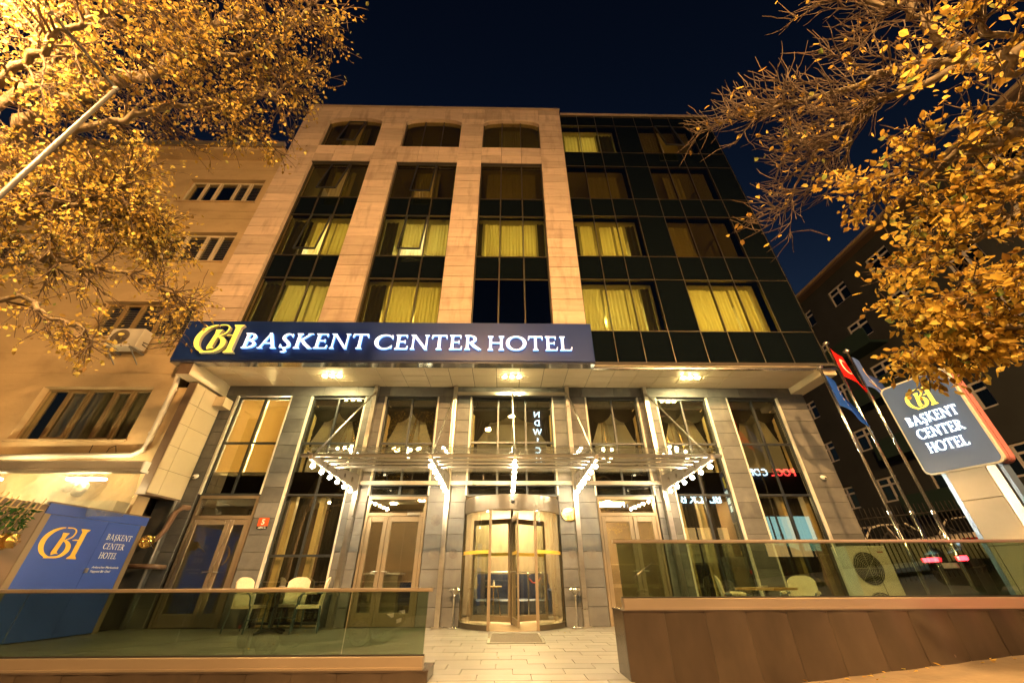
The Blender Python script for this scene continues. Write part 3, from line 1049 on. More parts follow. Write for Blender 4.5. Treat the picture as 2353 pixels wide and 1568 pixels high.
def lay(text, height, gap=.10, space=.42):
    """list of (char, x offset, polygons scaled)"""
    x, out = 0.0, []
    for c in text:
        if c == ' ':
            x += space * height
            continue
        g, w = glyph(c)
        out.append((c, x, [[(p[0] * height, p[1] * height) for p in q] for q in g], w * height))
        x += (w + gap) * height
    return out, x - gap * height

def letter_meshes(polys, depth, eps=.0006, d0=0.0):
    mb = MB()
    for i, q in enumerate(polys):
        mb.prism(q, -depth - i * eps, d0 - i * eps * .5)
    return mb

def face_side_split(me, front, side):
    """front faces (normal -y) carry the first material, returns carry the second"""
    me.materials.append(front); me.materials.append(side)
    for p in me.polygons:
        p.material_index = 0 if p.normal.y < -.9 else 1

# ---------------- fascia sign
SY = 8.70
sign = thing('hotel_sign', 'long navy fascia sign with glowing white letters and yellow monogram', 'sign', (-3.2, SY, 5.68))
mb = MB()
mb.bbox(-8.67, 2.345, SY, 8.985, 5.72, 6.92, .01)
mb.build('sign_panel', navy, sign)
MB().box(-8.66, 2.34, SY + .03, 8.98, 5.655, 5.719).build('sign_lip', pm('sign_lip_steel', (.35, .38, .45), .12, .9), sign)
def place_text(text, xa, xb, zbase, height, y, parent, front, side, depth=.06, name='letter'):
    L, wtot = lay(text, height)
    k = (xb - xa) / wtot
    for c, x, polys, w in L:
        mb = letter_meshes([[(p[0] * k, p[1]) for p in q] for q in polys], depth)
        me = mb.fixed('letter')
        face_side_split(me, front, side)
        obj(name, me, None, parent, (xa + x * k, y, zbase))
place_text('BAŞKENT', -6.93, -3.66, 6.02, .455, SY - .03, sign, letter_m, letter_halo)
place_text('CENTER', -3.47, -.68, 6.01, .445, SY - .03, sign, letter_m, letter_halo)
place_text('HOTEL', -.49, 1.76, 6.00, .435, SY - .03, sign, letter_m, letter_halo)
mb = letter_meshes([[(p[0] * 1.05, p[1] * .86) for p in q] for q in monogram()], .09)
me = mb.fixed('monogram')
face_side_split(me, mono_m, mono_side)
obj('monogram', me, None, sign, (-8.13, SY - .025, 5.86))

# ---------------- soffit downlights
for i, xc in enumerate((-4.83, .17, 5.2)):
    where = ('nearest the ochre building', 'over the revolving door', 'nearest the flagpoles')[i]
    t = thing('soffit_downlight', 'row of three small glowing downlights in the cream soffit, ' + where, 'downlight', (xc, 9.56, SZ), group='soffit downlights')
    for k in (-1, 0, 1):
        MB().lathe([(.075, 0), (.085, -.006), (.085, -.010), (.075, -.012)], (xc + k * .20, 9.56, SZ - .001), 14).build('rim', chrome, t)
        MB().lathe([(.045, 0), (.055, -.012), (.045, -.018)], (xc + k * .20, 9.56, SZ - .006), 14).build('lens', spot_m, t)

# ---------------- entrance canopy
PX = [-3.75, -1.45, 1.78, 4.06]
BXS = [-3.75, -1.45, .19, 1.78, 4.06]
YF, YB = 7.45, 10.12
cano = thing('entrance_canopy', 'glass and steel entrance canopy with globe bulbs along its beams', 'canopy', (.17, 10.1, 0))
for x in PX:
    p = MB()
    p.box(x - .055, x + .055, 10.12, 10.26, .01, 5.68)
    post = p.build('post', chrome, cano)
    MB().box(x - .12, x + .12, 10.04, 10.29, .002, .014).build('base_plate', chrome, post)
    for (bx, by) in ((x - .09, 10.08), (x + .09, 10.08)):
        MB().lathe([(.012, 0), (.012, .02)], (bx, by, .014), 6).build('bolt', chrome, post)
globe = sphere_mesh(.043, 14, 8)
globe.materials.append(bulb_m)
strip_m = pm('beam_steel', (.24, .22, .20), .4, .6, var=.1, scale=(3, 3, 3))
def beam_z(y):      # underside and top of the tapering beams
    t = (y - YF) / (YB - YF)
    return 2.86 - .08 * t, 2.95 + .20 * t
for x in BXS:
    yb = YB if x != .19 else 10.25
    # tapered plate with round holes, built as strips between the holes
    mb = MB()
    holes = [(8.2, .035), (8.7, .045), (9.2, .055), (9.68, .065)]
    hz = lambda y: sum(beam_z(y)) / 2
    for s in (-.02,):
        outer, N = [], 16
        edges = [YF] + [(holes[i][0] + holes[i + 1][0]) / 2 for i in range(len(holes) - 1)]
        edges = [YF + .45] + edges[1:] + [9.95]
        cells = list(zip(edges[:-1], edges[1:], holes))
        def plate(y0, y1):
            a0, a1 = beam_z(y0); b0, b1 = beam_z(y1)
            v = []
            for xx in (x - .03, x + .03):
                v += [(xx, y0, a0), (xx, y1, b0), (xx, y1, b1), (xx, y0, a1)]
            mb.add(v, [(0, 1, 2, 3), (7, 6, 5, 4), (0, 4, 5, 1), (3, 2, 6, 7), (0, 3, 7, 4), (1, 5, 6, 2)])
        plate(YF, YF + .45); plate(9.95, yb)
        for (ya, ye, (hy, hr)) in cells:
            zc_ = hz(hy)
            ring_o, ring_i = [], []
            for k in range(N):
                a = 2 * PI * (k + .5) / N
                dy, dz = math.cos(a), math.sin(a)
                ring_i.append((hy + hr * dy, zc_ + hr * dz))
                # cast to the cell boundary
                best = 9
                if dy > 1e-6: best = min(best, (ye - hy) / dy)
                if dy < -1e-6: best = min(best, (ya - hy) / dy)
                for _ in range(3):
                    yy = hy + best * dy
                    lo, hi = beam_z(min(max(yy, ya), ye))
                    if dz > 1e-6: best = min(best, (hi - zc_) / dz)
                    if dz < -1e-6: best = min(best, (lo - zc_) / dz)
                ring_o.append((hy + best * dy, zc_ + best * dz))
            base = len(mb.v)
            for xx in (x - .03, x + .03):
                mb.v += [(xx, p[0], p[1]) for p in ring_o] + [(xx, p[0], p[1]) for p in ring_i]
            for k in range(N):
                j = (k + 1) % N
                mb.f.append((base + k, base + j, base + N + j, base + N + k))
                mb.f.append((base + 2 * N + j, base + 2 * N + k, base + 3 * N + k, base + 3 * N + j))
                mb.f.append((base + N + k, base + N + j, base + 3 * N + j, base + 3 * N + k))
            for (y0, y1) in ((ya, ye),):
                a0, a1 = beam_z(y0); b0, b1 = beam_z(y1)
                mb.add([(x - .03, y0, a0), (x + .03, y0, a0), (x + .03, y1, b0), (x - .03, y1, b0)], [(0, 1, 2, 3)])
                mb.add([(x - .03, y0, a1), (x + .03, y0, a1), (x + .03, y1, b1), (x - .03, y1, b1)], [(0, 3, 2, 1)])
    bm_ = mb.build('beam', strip_m, cano)
    # bulb holders and bulbs
    for k in range(6):
        y = YF + .18 + k * .43
        z0, _ = beam_z(y)
        MB().lathe([(.022, 0), (.022, -.035), (.018, -.04)], (x, y, z0), 10).build('lamp_holder', brass, bm_)
        obj('light_bulb', globe, None, bm_, (x, y, z0 - .078), smooth=True)
    # spider bracket and tie rod
    b = MB()
    for (dx, dy) in ((-.10, -.06), (.10, -.06), (-.10, .08), (.10, .08)):
        b.tube([(x, YF + .12, 2.96), (x + dx, YF + .12 + dy, 3.02)], .011, 6)
        b.lathe([(.02, -.01), (.022, .012)], (x + dx, YF + .12 + dy, 3.02), 8)
    b.build('spider_bracket', chrome, cano)
    zt = 5.43
    MB().tube([(x, YF + .12, 2.98), (x, 10.11, zt)], .017, 8).build('tie_rod', chrome, cano)
    MB().tube([(x, 10.02, zt - .10), (x, 10.12, zt + .01)], .03, 8).build('rod_clevis', chrome, cano)
tubes = [(7.56, 2.965, .036), (7.92, 2.97, .028), (8.22, 2.975, .028), (8.54, 2.98, .028)]
for (y, z, r) in tubes:
    MB().tube([(-4.0, y, z + .17 * (y - 7.45) / 2.67 * 0 - .0), (4.30, y, z)], r, 10).build('cross_tube', chrome, cano)
# back rail and glass rail fixed to the wall
MB().box(-3.69, 4.00, 10.14, 10.20, 2.925, 3.02).build('wall_rail', chrome, cano)
MB().box(-1.39, 1.72, 10.14, 10.20, 5.39, 5.49).build('wall_rail', chrome, cano)
xs = [-3.97, -1.46, .19, 1.79, 4.32]
for i in range(4):
    v = [(xs[i] + .01, 7.34, 3.06), (xs[i + 1] - .01, 7.34, 3.06), (xs[i + 1] - .01, 10.10, 3.135), (xs[i] + .01, 10.10, 3.135)]
    v += [(a, b, c + .014) for a, b, c in v]
    MB().add(v, [(0, 3, 2, 1), (4, 5, 6, 7), (0, 1, 5, 4), (1, 2, 6, 5), (2, 3, 7, 6), (3, 0, 4, 7)]).build('roof_pane', roof_glass, cano)

# ---------------- revolving door
RC, RR = Vector((.18, 10.62, 0)), 1.20
rev = thing('revolving_door', 'three-wing revolving glass door with curved drum under the canopy', 'door', (RC.x, RC.y, 0))
def arc_wall(a0, a1, r0, r1, z0, z1, n=18):
    mb = MB()
    for i in range(n + 1):
        a = rad(a0 + (a1 - a0) * i / n)
        for r in (r0, r1):
            for z in (z0, z1):
                mb.v.append((RC.x + r * math.cos(a), RC.y + r * math.sin(a), z))
    for i in range(n):
        p = 4 * i
        mb.f += [(p, p + 4, p + 5, p + 1), (p + 2, p + 3, p + 7, p + 6), (p, p + 2, p + 6, p + 4), (p + 1, p + 5, p + 7, p + 3)]
    mb.f += [(0, 1, 3, 2), (4 * n, 4 * n + 2, 4 * n + 3, 4 * n + 1)]
    return mb
drum_m = pm('taupe_drum_paint', (.10, .08, .056), .3, .3)
curved = glass('curved_door_glass', (.86, .90, .84), .08)
smooth_by_angle(arc_wall(180, 360, 1.14, 1.215, 2.25, 2.58, 40).build('drum_header', drum_m, rev))
smooth_by_angle(arc_wall(180, 360, .05, 1.138, 2.54, 2.56, 40).build('drum_ceiling', brown_panel, rev))
for (a0, a1) in ((184, 244.5), (295.5, 356)):
    w = arc_wall(a0, a1, 1.17, 1.182, .09, 2.24, 20).build('curved_pane', curved, rev)
    smooth_by_angle(w)
    smooth_by_angle(arc_wall(a0 - .6, a1 + .6, 1.15, 1.205, .01, .10, 20).build('base_rail', bronze, rev))
    smooth_by_angle(arc_wall(a0, a1, 1.184, 1.188, 1.37, 1.44, 20).build('gold_band', gold_m, rev))
    for a in (a0, a1):
        c = RC + Vector((math.cos(rad(a)), math.sin(rad(a)), 0)) * 1.178
        MB().box(c.x - .03, c.x + .03, c.y - .035, c.y + .035, .01, 2.25).build('jamb_post', door_alu, rev)
MB().lathe([(.035, .02), (.035, 2.5)], (RC.x, RC.y, 0), 12).build('centre_shaft', bronze, rev)
MB().lathe([(1.13, 0), (1.13, .008)], (RC.x, RC.y, .004), 48).build('drum_floor', floor_in, rev)
for a in (-84, 36, 156):
    t = MB()
    t.box(.04, 1.08, -.02, .02, .06, .17); t.box(.04, 1.08, -.02, .02, 2.08, 2.20); t.box(.04, .10, -.018, .018, .17, 2.08); t.box(1.02, 1.08, -.018, .018, .17, 2.08)
    o = obj('wing', t.fixed(), door_alu, rev, (RC.x, RC.y, .0), (0, 0, rad(a)))
    obj('wing_pane', MB().box(.10, 1.02, -.005, .005, .17, 2.08).fixed(), curved, o, (0, 0, 0), local=True)
    obj('push_bar', MB().tube([(.12, -.05, 1.03), (1.0, -.05, 1.03)], .014, 8).fixed(), chrome, o, (0, 0, 0), local=True)
    obj('gold_band', MB().box(.10, 1.02, -.008, -.006, 1.37, 1.44).fixed(), gold_m, o, (0, 0, 0), local=True)
sens = MB().lathe([(.05, 0), (.045, .03), (.02, .045)], (0, 0, 0), 12)
o = obj('motion_sensor', sens.fixed(), black_m, rev, (RC.x, RC.y - 1.222, 2.42), (rad(90), 0, 0), smooth=True)

# ---------------- small fittings on the stone
pq = MB().lathe([(.20, 0), (.20, .02), (.185, .03), (.17, .03)], (0, 0, 0), 32).fixed()
plq = thing('brass_plaque', 'oval gold plaque with four stars beside the revolving door', 'plaque', (1.60, 10.29, 2.25))
o = obj('plate', pq, brass, plq, (0, 0, 0), (rad(90), 0, 0), local=True, smooth=False)
o.scale = (1, .80, 1)
red_print = pm('red_print', (.35, .05, .03), .5)
def scribble(x0, x1, z, h, seed, y=0.0):
    """lettering too small to read: a row of short worn strokes"""
    r = random.Random(seed)
    mb, x = MB(), x0
    while x < x1:
        wd = r.uniform(.5, 1.0) * h
        if r.random() > .15:
            mb.box(x, x + wd * .45, y - .0015, y, z, z + h * r.choice((1, 1, .75)))
            mb.box(x + wd * .45, x + wd * .9, y - .0013, y, z + (0 if r.random() < .5 else h * .7), z + h * r.choice((.3, 1)) + h * .05)
        x += wd * 1.15
    return mb
for s, z in (('star', -.035), ('a', .03), ('b', .0)):
    if s == 'star':
        mb = MB()
        for k in range(4):
            pts = [((.016 if j % 2 == 0 else .0065) * math.sin(j * PI / 5) + (k - 1.5) * .045, (.016 if j % 2 == 0 else .0065) * math.cos(j * PI / 5) + z) for j in range(10)]
            mb.prism(pts, -.036, -.031)
        obj('stars', mb.fixed(), red_print, plq, (0, 0, 0), local=True)
    else:
        obj('inscription', scribble(-.10, .10, z, .018, len(s) + int(z * 100), -.031).fixed(), red_print, plq, (0, 0, 0), local=True)
num = thing('house_number_plate', 'red enamel house number plate reading 5', 'number plate', (-5.89, 10.29, 1.97))
red_en = pm('red_enamel', (.55, .085, .02), .35)
MB().box(-6.015, -5.765, 10.282, 10.297, 1.995, 2.18).build('red_field', red_en, num)
MB().box(-6.015, -5.765, 10.282, 10.297, 1.935, 1.993).build('black_field', black_m, num)
obj('numeral', text_mesh('5', .17, .002, bold=.004), print_white, num, (-5.89, 10.278, 2.03), (rad(90), 0, 0))
for zz in (1.968, 1.943):
    obj('street_name', scribble(-.10, .10, 0, .017, int(zz * 1000)).fixed(), print_white, num, (-5.89, 10.2815, zz))
for i, (x, z, where) in enumerate(((-7.95, 3.16, 'beside the stair window'), (8.38, 3.15, 'on the blank corner wall'))):
    t = thing('security_camera', 'small white dome security camera ' + where, 'camera', (x, 10.29, z), group='security cameras')
    obj('mount', MB().lathe([(.05, 0), (.05, .03), (.045, .035)], (0, 0, 0), 14).fixed(), white_m, t, (0, 0, 0), (rad(90), 0, 0), local=True)
    obj('housing', MB().lathe([(.052, 0), (.058, .03), (.05, .07), (.03, .09)], (0, 0, 0), 14).fixed(), white_m, t, (0, -.03, -.01), (rad(115), 0, 0), local=True, smooth=True)
    obj('lens', MB().lathe([(.022, 0), (.02, .012)], (0, 0, 0), 10).fixed(), black_m, t, (0, -.108, -.045), (rad(115), 0, 0), local=True)

# worn marks left on the stone by removed plates
ghost = pm('stone_ghost_mark', (.085, .08, .074), .75, col2=(.16, .15, .138), scale=(9, 9, 9))
for (x, z, r) in ((-1.68, 1.40, .125), (-1.22, 1.40, .105), (1.62, 1.40, .105), (2.07, 1.40, .12), (-1.70, 2.12, .13)):
    mb = MB()
    n = 28
    rr = random.Random(int(x * 100))
    mb.add([(x + r * math.cos(2 * PI * k / n) * (1 + rr.uniform(-.02, .02)), 10.2955, z + r * math.sin(2 * PI * k / n)) for k in range(n)], [tuple(range(n))])
    mb.build('worn_round_mark', ghost, hotel, fix=False)
# =================================================================== GROUND
SL, Z0 = .086, -.284          # the street climbs to the right
def gz(x): return Z0 + SL * x
def sheet(name, xs, y0, y1, dz, m, kind='structure'):
    vs, fs = [], []
    for x in xs:
        vs += [(x, y0, gz(max(-30, min(30, x))) + dz), (x, y1, gz(max(-30, min(30, x))) + dz)]
    for i in range(len(xs) - 1):
        fs.append((2 * i, 2 * i + 2, 2 * i + 3, 2 * i + 1))
    o = obj(name, mesh_from(vs, fs), m)
    return props(o, kind=kind)
XS = [-400, -30, -15, -8, -4, 0, 2, 4, 6, 8, 12, 18, 30, 400]
sheet('ground', XS, -400, 400, -.20, asphalt)
sheet('road', XS, -6.2, 1.9, -.14, asphalt)
sheet('pavement', XS, 2.02, 5.6, 0, concrete)
sheet('kerb', XS, 1.9, 2.02, .005, galv)
sheet('pavement_opposite', XS, -12, -6.3, 0, asphalt)
# side yard right of the hotel
sheet('yard', [8.9, 12, 18, 30, 60], 5.6, 60, .02, asphalt)

# terrace slab and tiles
slab = props(MB().box(-8.3, 8.85, 5.3, 10.72, -1.2, -.014).build('terrace', joint), kind='structure')
MB().box(-.86, 1.36, 4.7, 5.3, -1.2, -.014).build('terrace_step', joint, slab)
tiles = []
random.seed(3)
row = 0
y = 4.70
while y < 10.3:
    y1 = min(y + .30, 10.31)
    x = -8.3 - (.0, .2, .4)[row % 3]
    while x < 8.85:
        x1 = x + .60
        if y < 5.29:
            if x1 > -.86 and x < 1.36: tiles.append((max(x, -.86), min(x1, 1.36), y, y1))
        else:
            tiles.append((max(x, -8.3), min(x1, 8.85), y, y1))
        x = x1
    y = y1
    row += 1
tiles = [t for t in tiles if t[1] - t[0] > .05]
tiles.sort(key=lambda t: (t[0] > 2.4, ((t[0] + t[1]) / 2 - .2) ** 2 + (t[2] - 5) ** 2))
rest = MB()
for i, (a, b, c, d) in enumerate(tiles):
    zj = random.uniform(-.0015, .0015)
    if i < 298:
        block('tile', a + .003, b - .003, c + .003, d - .003, -.013, zj, tile_m, slab, 0)
    else:
        rest.box(a + .003, b - .003, c + .003, d - .003, -.013, zj)
if rest.v:
    props(rest.build('outer_tiles', tile_m, slab), kind='stuff')

# =================================================================== BALUSTRADES ON LOW WALLS
def low_wall(name, label, x0, x1, zt, y0=5.2, y1=5.66, pw=.46, group='low walls'):
    t = thing(name, label, 'wall', ((x0 + x1) / 2, y0, -1.2), group=group)
    MB().box(x0 + .006, x1 - .006, y0 + .014, y1, -1.2, zt - .012).build('wall_core', joint, t)
    MB().box(x0 - .01, x1 + .01, y0 - .012, y1 + .01, zt - .011, zt + .004).build('coping', wall_panel, t)
    n = max(1, round((x1 - x0) / pw))
    w = (x1 - x0) / n
    for i in range(n):
        a, b = x0 + i * w + .002, x0 + (i + 1) * w - .002
        # slightly pillowed sheet-metal panel
        vs, fs = [], []
        r = random.Random(i + int(x0 * 10))
        bul = r.uniform(.018, .040)
        nz, nx = 7, 5
        for k in range(nz + 1):
            for j in range(nx + 1):
                u, v = j / nx, k / nz
                vs.append((a + (b - a) * u, y0 - bul * math.sin(PI * u) * (.35 + .65 * math.sin(PI * v)) + .006 * (u - .5) * r.uniform(-1, 1), -1.2 + (zt - .012 + 1.2) * v))
        for k in range(nz):
            for j in range(nx):
                p = k * (nx + 1) + j
                fs.append((p, p + 1, p + nx + 2, p + nx + 1))
        MB().add(vs, fs).build('metal_panel', wall_panel, t, smooth=True, fix=False)
    # end panel facing the entrance
    xe = x1 if x1 < .5 else x0
    MB().box(xe - .004 if xe == x0 else xe, xe if xe == x0 else xe + .004, y0 + .002, y1, -1.2, zt - .012).build('end_panel', wall_panel, t)
    return t

def balustrade(label, x0, x1, zb, zg, zt, joints, y=5.26):
    t = thing('glass_balustrade', label, 'balustrade', ((x0 + x1) / 2, y, zb), group='glass balustrades')
    MB().bbox(x0, x1, y - .04, y + .06, zb, zg - .012, .006).build('base_channel', chrome_br, t)
    MB().box(x0 - .004, x1 + .004, y - .055, y + .075, zb - .002, zb + .018).build('base_trim', chrome_br, t)
    MB().box(x0, x1, y - .008, y + .030, zg - .0119, zg + .002).build('gasket', black_m, t)
    js = [x0 + .01] + joints + [x1 - .01]
    for a, b in zip(js[:-1], js[1:]):
        MB().box(a + .004, b - .004, y, y + .018, zg - .01, zt - .02).build('glass_pane', rail_glass, t)
    h = MB().bbox(x0 - .03, x1 + .03, y - .028, y + .048, zt - .035, zt, .008).build('handrail', chrome_br, t)
    return t
chrome_br = pm('bronze_tinted_steel', (.55, .46, .37), .33, .9, var=.06, scale=(.6, 2, 2))
low_wall('low_wall', 'low brown metal-clad wall along the terrace with the blue screen', -9.2, -.80, .10, 5.2, 5.62)
low_wall('low_wall', 'taller brown metal-clad wall along the flagpole side of the terrace', 1.33, 9.2, .605, 5.2, 5.66)
balustrade('lower glass balustrade on the terrace side with the blue screen', -9.2, -.86, .105, .225, .825, [-7.2, -5.4, -3.55, -1.75])
balustrade('higher glass balustrade on the flagpole side of the entrance', 1.36, 9.2, .61, .73, 1.315, [2.9, 4.5, 6.1, 7.7])

# =================================================================== TERRACE FURNITURE
green_plastic = pm('dark_blue_tube', (.05, .08, .10), .35)
def chair(label, loc, rz):
    t = thing('rattan_armchair', label, 'chair', loc, rz, group='cream rattan terrace chairs')
    # seat
    s = MB()
    N = 8
    for k in range(N + 1):
        for j in range(N + 1):
            u, v = j / N - .5, k / N - .5
            s.v.append((u * .46, v * .44, .45 + .012 * math.cos(u * PI) * math.cos(v * PI)))
    for k in range(N):
        for j in range(N):
            p = k * (N + 1) + j
            s.f.append((p, p + 1, p + N + 2, p + N + 1))
    s.box(-.235, .235, -.225, .225, .405, .445)
    s.build('seat', rattan, t, local=True)
    # backrest: gently curved slab with rounded top
    b = MB()
    n = 12
    for k in range(2):
        for i in range(n + 1):
            u = i / n - .5
            top = .92 - .07 * abs(2 * u) ** 4 + .02 * math.cos(u * PI)
            yy = .215 + .05 * (1 - (2 * u) ** 2) + (.03 if k else 0)
            b.v.append((u * .46, yy - .04, .44)); b.v.append((u * .47, yy + .03, top - .0))
    for i in range(n):
        p, q = 2 * i, 2 * (n + 1) + 2 * i
        b.f += [(p, p + 2, p + 3, p + 1), (q, q + 1, q + 3, q + 2), (p + 1, p + 3, q + 3, q + 1), (p, q, q + 2, p + 2)]
    b.f += [(0, 1, 2 * (n + 1) + 1, 2 * (n + 1)), (2 * n, 2 * (n + 1) + 2 * n, 2 * (n + 1) + 2 * n + 1, 2 * n + 1)]
    b.build('backrest', rattan, t, local=True, smooth=False)
    for sx in (-1, 1):
        MB().tube([(sx * .235, -.22, 0), (sx * .225, -.215, .45)], .016, 8).build('leg', green_plastic, t, local=True)
        MB().tube([(sx * .24, .27, 0), (sx * .225, .22, .45)], .016, 8).build('leg', green_plastic, t, local=True)
        MB().tube([(sx * .235, -.20, .45), (sx * .27, -.20, .60), (sx * .28, -.14, .66), (sx * .275, .10, .67), (sx * .235, .23, .66)], .016, 8).build('armrest', green_plastic, t, local=True)
        MB().tube([(sx * .278, -.10, .668), (sx * .275, .12, .672)], .026, 8).build('arm_wrap', rattan, t, local=True)
    MB().tube([(-.23, -.215, .22), (.23, -.215, .22)], .010, 6).build('stretcher', green_plastic, t, local=True)
    return t

def table(label, loc, rz):
    t = thing('terrace_table', label, 'table', loc, rz, group='square terrace tables')
    MB().bbox(-.36, .36, -.36, .36, .72, .755, .004).build('table_top', wood, t, local=True)
    MB().lathe([(.035, .05), (.03, .10), (.03, .70), (.06, .72)], (0, 0, 0), 12).build('pedestal', black_m, t, local=True)
    b = MB()
    for a in range(4):
        c, s_ = math.cos(a * PI / 2 + PI / 4), math.sin(a * PI / 2 + PI / 4)
        b.tube([(0, 0, .07), (c * .18, s_ * .18, .05), (c * .34, s_ * .34, .015)], [.035, .03, .02], 8)
    b.build('base', black_m, t, local=True)
    return t

def ashtray(label, loc):
    t = thing('ashtray', label, 'ashtray', loc, group='table ashtrays')
    MB().lathe([(.04, 0), (.055, .015), (.055, .03), (.047, .03), (.042, .015), (.002, .012)], (0, 0, 0), 16).build('bowl', chrome, t, local=True)
    return t
table('square wooden terrace table between the chairs nearest the blue screen', (-4.62, 9.45, 0), rad(20))
ashtray('small metal ashtray on the table nearest the blue screen', (-4.60, 9.42, .757))
chair('cream rattan chair before the pillar with the red house number', (-5.22, 9.55, 0), rad(78))
chair('cream rattan chair turned sideways to the glass before the long canopy post', (-4.02, 9.55, 0), rad(-70))
chair('cream rattan chair behind the table nearest the blue screen', (-4.62, 10.02, 0), rad(5))
table('square wooden terrace table between the chairs nearest the flagpoles', (4.75, 8.15, 0), rad(28))
ashtray('small metal ashtray on the table nearest the flagpoles', (4.75, 8.17, .757))
chair('cream rattan chair whose back faces the revolving door', (4.12, 7.95, 0), rad(66))
chair('cream rattan chair nearest the white outdoor air conditioner', (5.42, 8.25, 0), rad(-50))

# ash stands, mat
def ash_stand(label, x, y):
    t = thing('ash_stand', label, 'ashtray stand', (x, y, 0), group='steel ash stands')
    MB().lathe([(.11, .003), (.11, .02), (.095, .035), (.03, .05)], (0, 0, 0), 24).build('base', polished, t, local=True, smooth=False)
    MB().lathe([(.018, .045), (.016, .55), (.03, .60)], (0, 0, 0), 14).build('pole', polished, t, local=True, smooth=True)
    o = MB().lathe([(.028, .595), (.07, .64), (.125, .675), (.13, .69), (.10, .72), (.085, .715), (.07, .69), (.01, .685)], (0, 0, 0), 24).build('bowl', polished, t, local=True)
    smooth_by_angle(o)
ash_stand('steel ash stand on the house number side of the revolving door', -1.10, 10.02)
ash_stand('steel ash stand below the gold plaque', 1.56, 10.02)
mat_m = pm('door_mat_fibre', (.10, .085, .06), .95, var=.25, scale=(40, 12, 10), bump=.6, bscale=120)
t = thing('door_mat', 'dark ribbed door mat in a steel frame before the revolving door', 'door mat', (.20, 8.52, 0))
MB().box(-.24, .64, 7.93, 9.11, .004, .010).build('mat', mat_m, t)
mb = MB()
mb.box(-.28, .68, 7.89, 7.93, .003, .014); mb.box(-.28, .68, 9.11, 9.15, .003, .014); mb.box(-.28, -.24, 7.93, 9.11, .003, .014); mb.box(.64, .68, 7.93, 9.11, .003, .014)
mb.build('frame', chrome, t)

# =================================================================== LOBBY FURNITURE
sofa_m = pm('blue_velvet', (.014, .022, .07), .55, var=.2, scale=(8, 8, 8))
t = thing('lobby_sofa', 'blue buttoned velvet sofa inside the lobby', 'sofa', (.2, 12.2, 0))
MB().bbox(-.75, 1.15, 11.85, 12.45, .12, .44, .04).build('seat', sofa_m, t)
b = MB()
for i in range(10):
    for k in range(3):
        b.lathe([(.02, -.03), (.09, -.01), (.10, .02), (.10, .12)], (0, 0, 0), 8)
        n = 8 * 4
        b.v[-n:] = [(-.66 + i * .19 + v[0] + (.09 if k % 2 else 0), 12.44 - v[2], .54 + k * .17 + v[1]) for v in b.v[-n:]]
b.box(-.75, 1.2, 12.36, 12.55, .44, 1.0)
b.build('backrest', sofa_m, t)
for x in (-.83, 1.15):
    MB().bbox(x, x + .09, 11.85, 12.5, .12, .66, .03).build('arm', sofa_m, t)
for x in (-.7, 1.1):
    MB().tube([(x, 11.95, 0), (x, 11.95, .12)], .02, 6).build('foot', brass, t)
t = thing('bar_stool_table', 'tall round side table on thin legs inside the lobby', 'side table', (-.28, 11.75, 0))
MB().lathe([(.20, .70), (.21, .71), (.21, .73), (.20, .735)], (-.28, 11.75, 0), 24).build('top', wood, t)
for a in range(4):
    MB().tube([(-.28 + .1 * math.cos(a * 1.57), 11.75 + .1 * math.sin(a * 1.57), .70), (-.28 + .2 * math.cos(a * 1.57), 11.75 + .2 * math.sin(a * 1.57), 0)], .01, 6).build('leg', brass, t)
MB().lathe([(.025, .736), (.025, .80), (.012, .82), (.012, .86)], (-.28, 11.75, 0), 10).build('bottle', white_m, None)
props(COL.objects[-1], 'small bottle standing on the tall lobby side table', 'bottle')
rope_m = pm('red_rope', (.4, .04, .03), .7)
for i, x in enumerate((.62, .98)):
    t = thing('rope_stanchion', ('steel rope stanchion inside the lobby nearest the door shaft', 'steel rope stanchion inside the lobby nearest the blue sofa arm')[i], 'stanchion', (x, 11.75 + .15 * i, 0), group='lobby stanchions')
    MB().lathe([(.15, .002), (.15, .015), (.03, .04), (.022, .06), (.022, .95), (.035, .97), (.035, 1.02), (.01, 1.04)], (x, 11.75 + .15 * i, 0), 16).build('post', polished, t)
    if i == 0:
        MB().tube([(.62, 11.75, .92), (.74, 11.79, .80), (.86, 11.85, .80), (.98, 11.9, .92)], .018, 8).build('rope', rope_m, t)
# cafe counter behind the door next to the house number side
t = thing('cafe_counter', 'pale reception counter behind the glass door', 'counter', (-3.0, 11.8, 0))
MB().bbox(-3.6, -2.75, 11.6, 12.1, 0, .98, .01).build('front', room_wall, t)
MB().bbox(-3.65, -2.70, 11.55, 12.15, .985, 1.03, .006).build('top', white_m, t)
for i, (x, y) in enumerate(((-2.35, 11.5), (4.9, 11.3), (5.5, 11.6), (7.2, 11.4))):
    where = ('behind the door with the counter', 'inside the window before the flagpole side chairs', 'deeper inside behind the terrace table', 'inside the corner window')[i]
    t = thing('tub_chair', 'dark upholstered chair ' + where, 'chair', (x, y, 0), rad(20 * i), group='dark indoor chairs')
    MB().bbox(-.26, .26, -.25, .25, .36, .48, .03).build('seat', (navy, brown_panel)[i % 2], t, local=True)
    b = MB()
    for k in range(13):
        a = PI * k / 12
        for z in (.42, .82):
            for r in (.27, .31):
                b.v.append((r * math.cos(a), r * math.sin(a) * .95, z))
    for k in range(12):
        p = 4 * k
        b.f += [(p, p + 4, p + 6, p + 2), (p + 1, p + 3, p + 7, p + 5), (p + 2, p + 6, p + 7, p + 3), (p, p + 1, p + 5, p + 4)]
    b.build('backrest', (navy, brown_panel)[i % 2], t, local=True, smooth=False)
    for (lx, ly) in ((-.22, -.2), (.22, -.2), (-.22, .2), (.22, .2)):
        MB().tube([(lx, ly, .37), (lx * 1.1, ly * 1.1, 0)], .014, 6).build('leg', black_m, t, local=True)
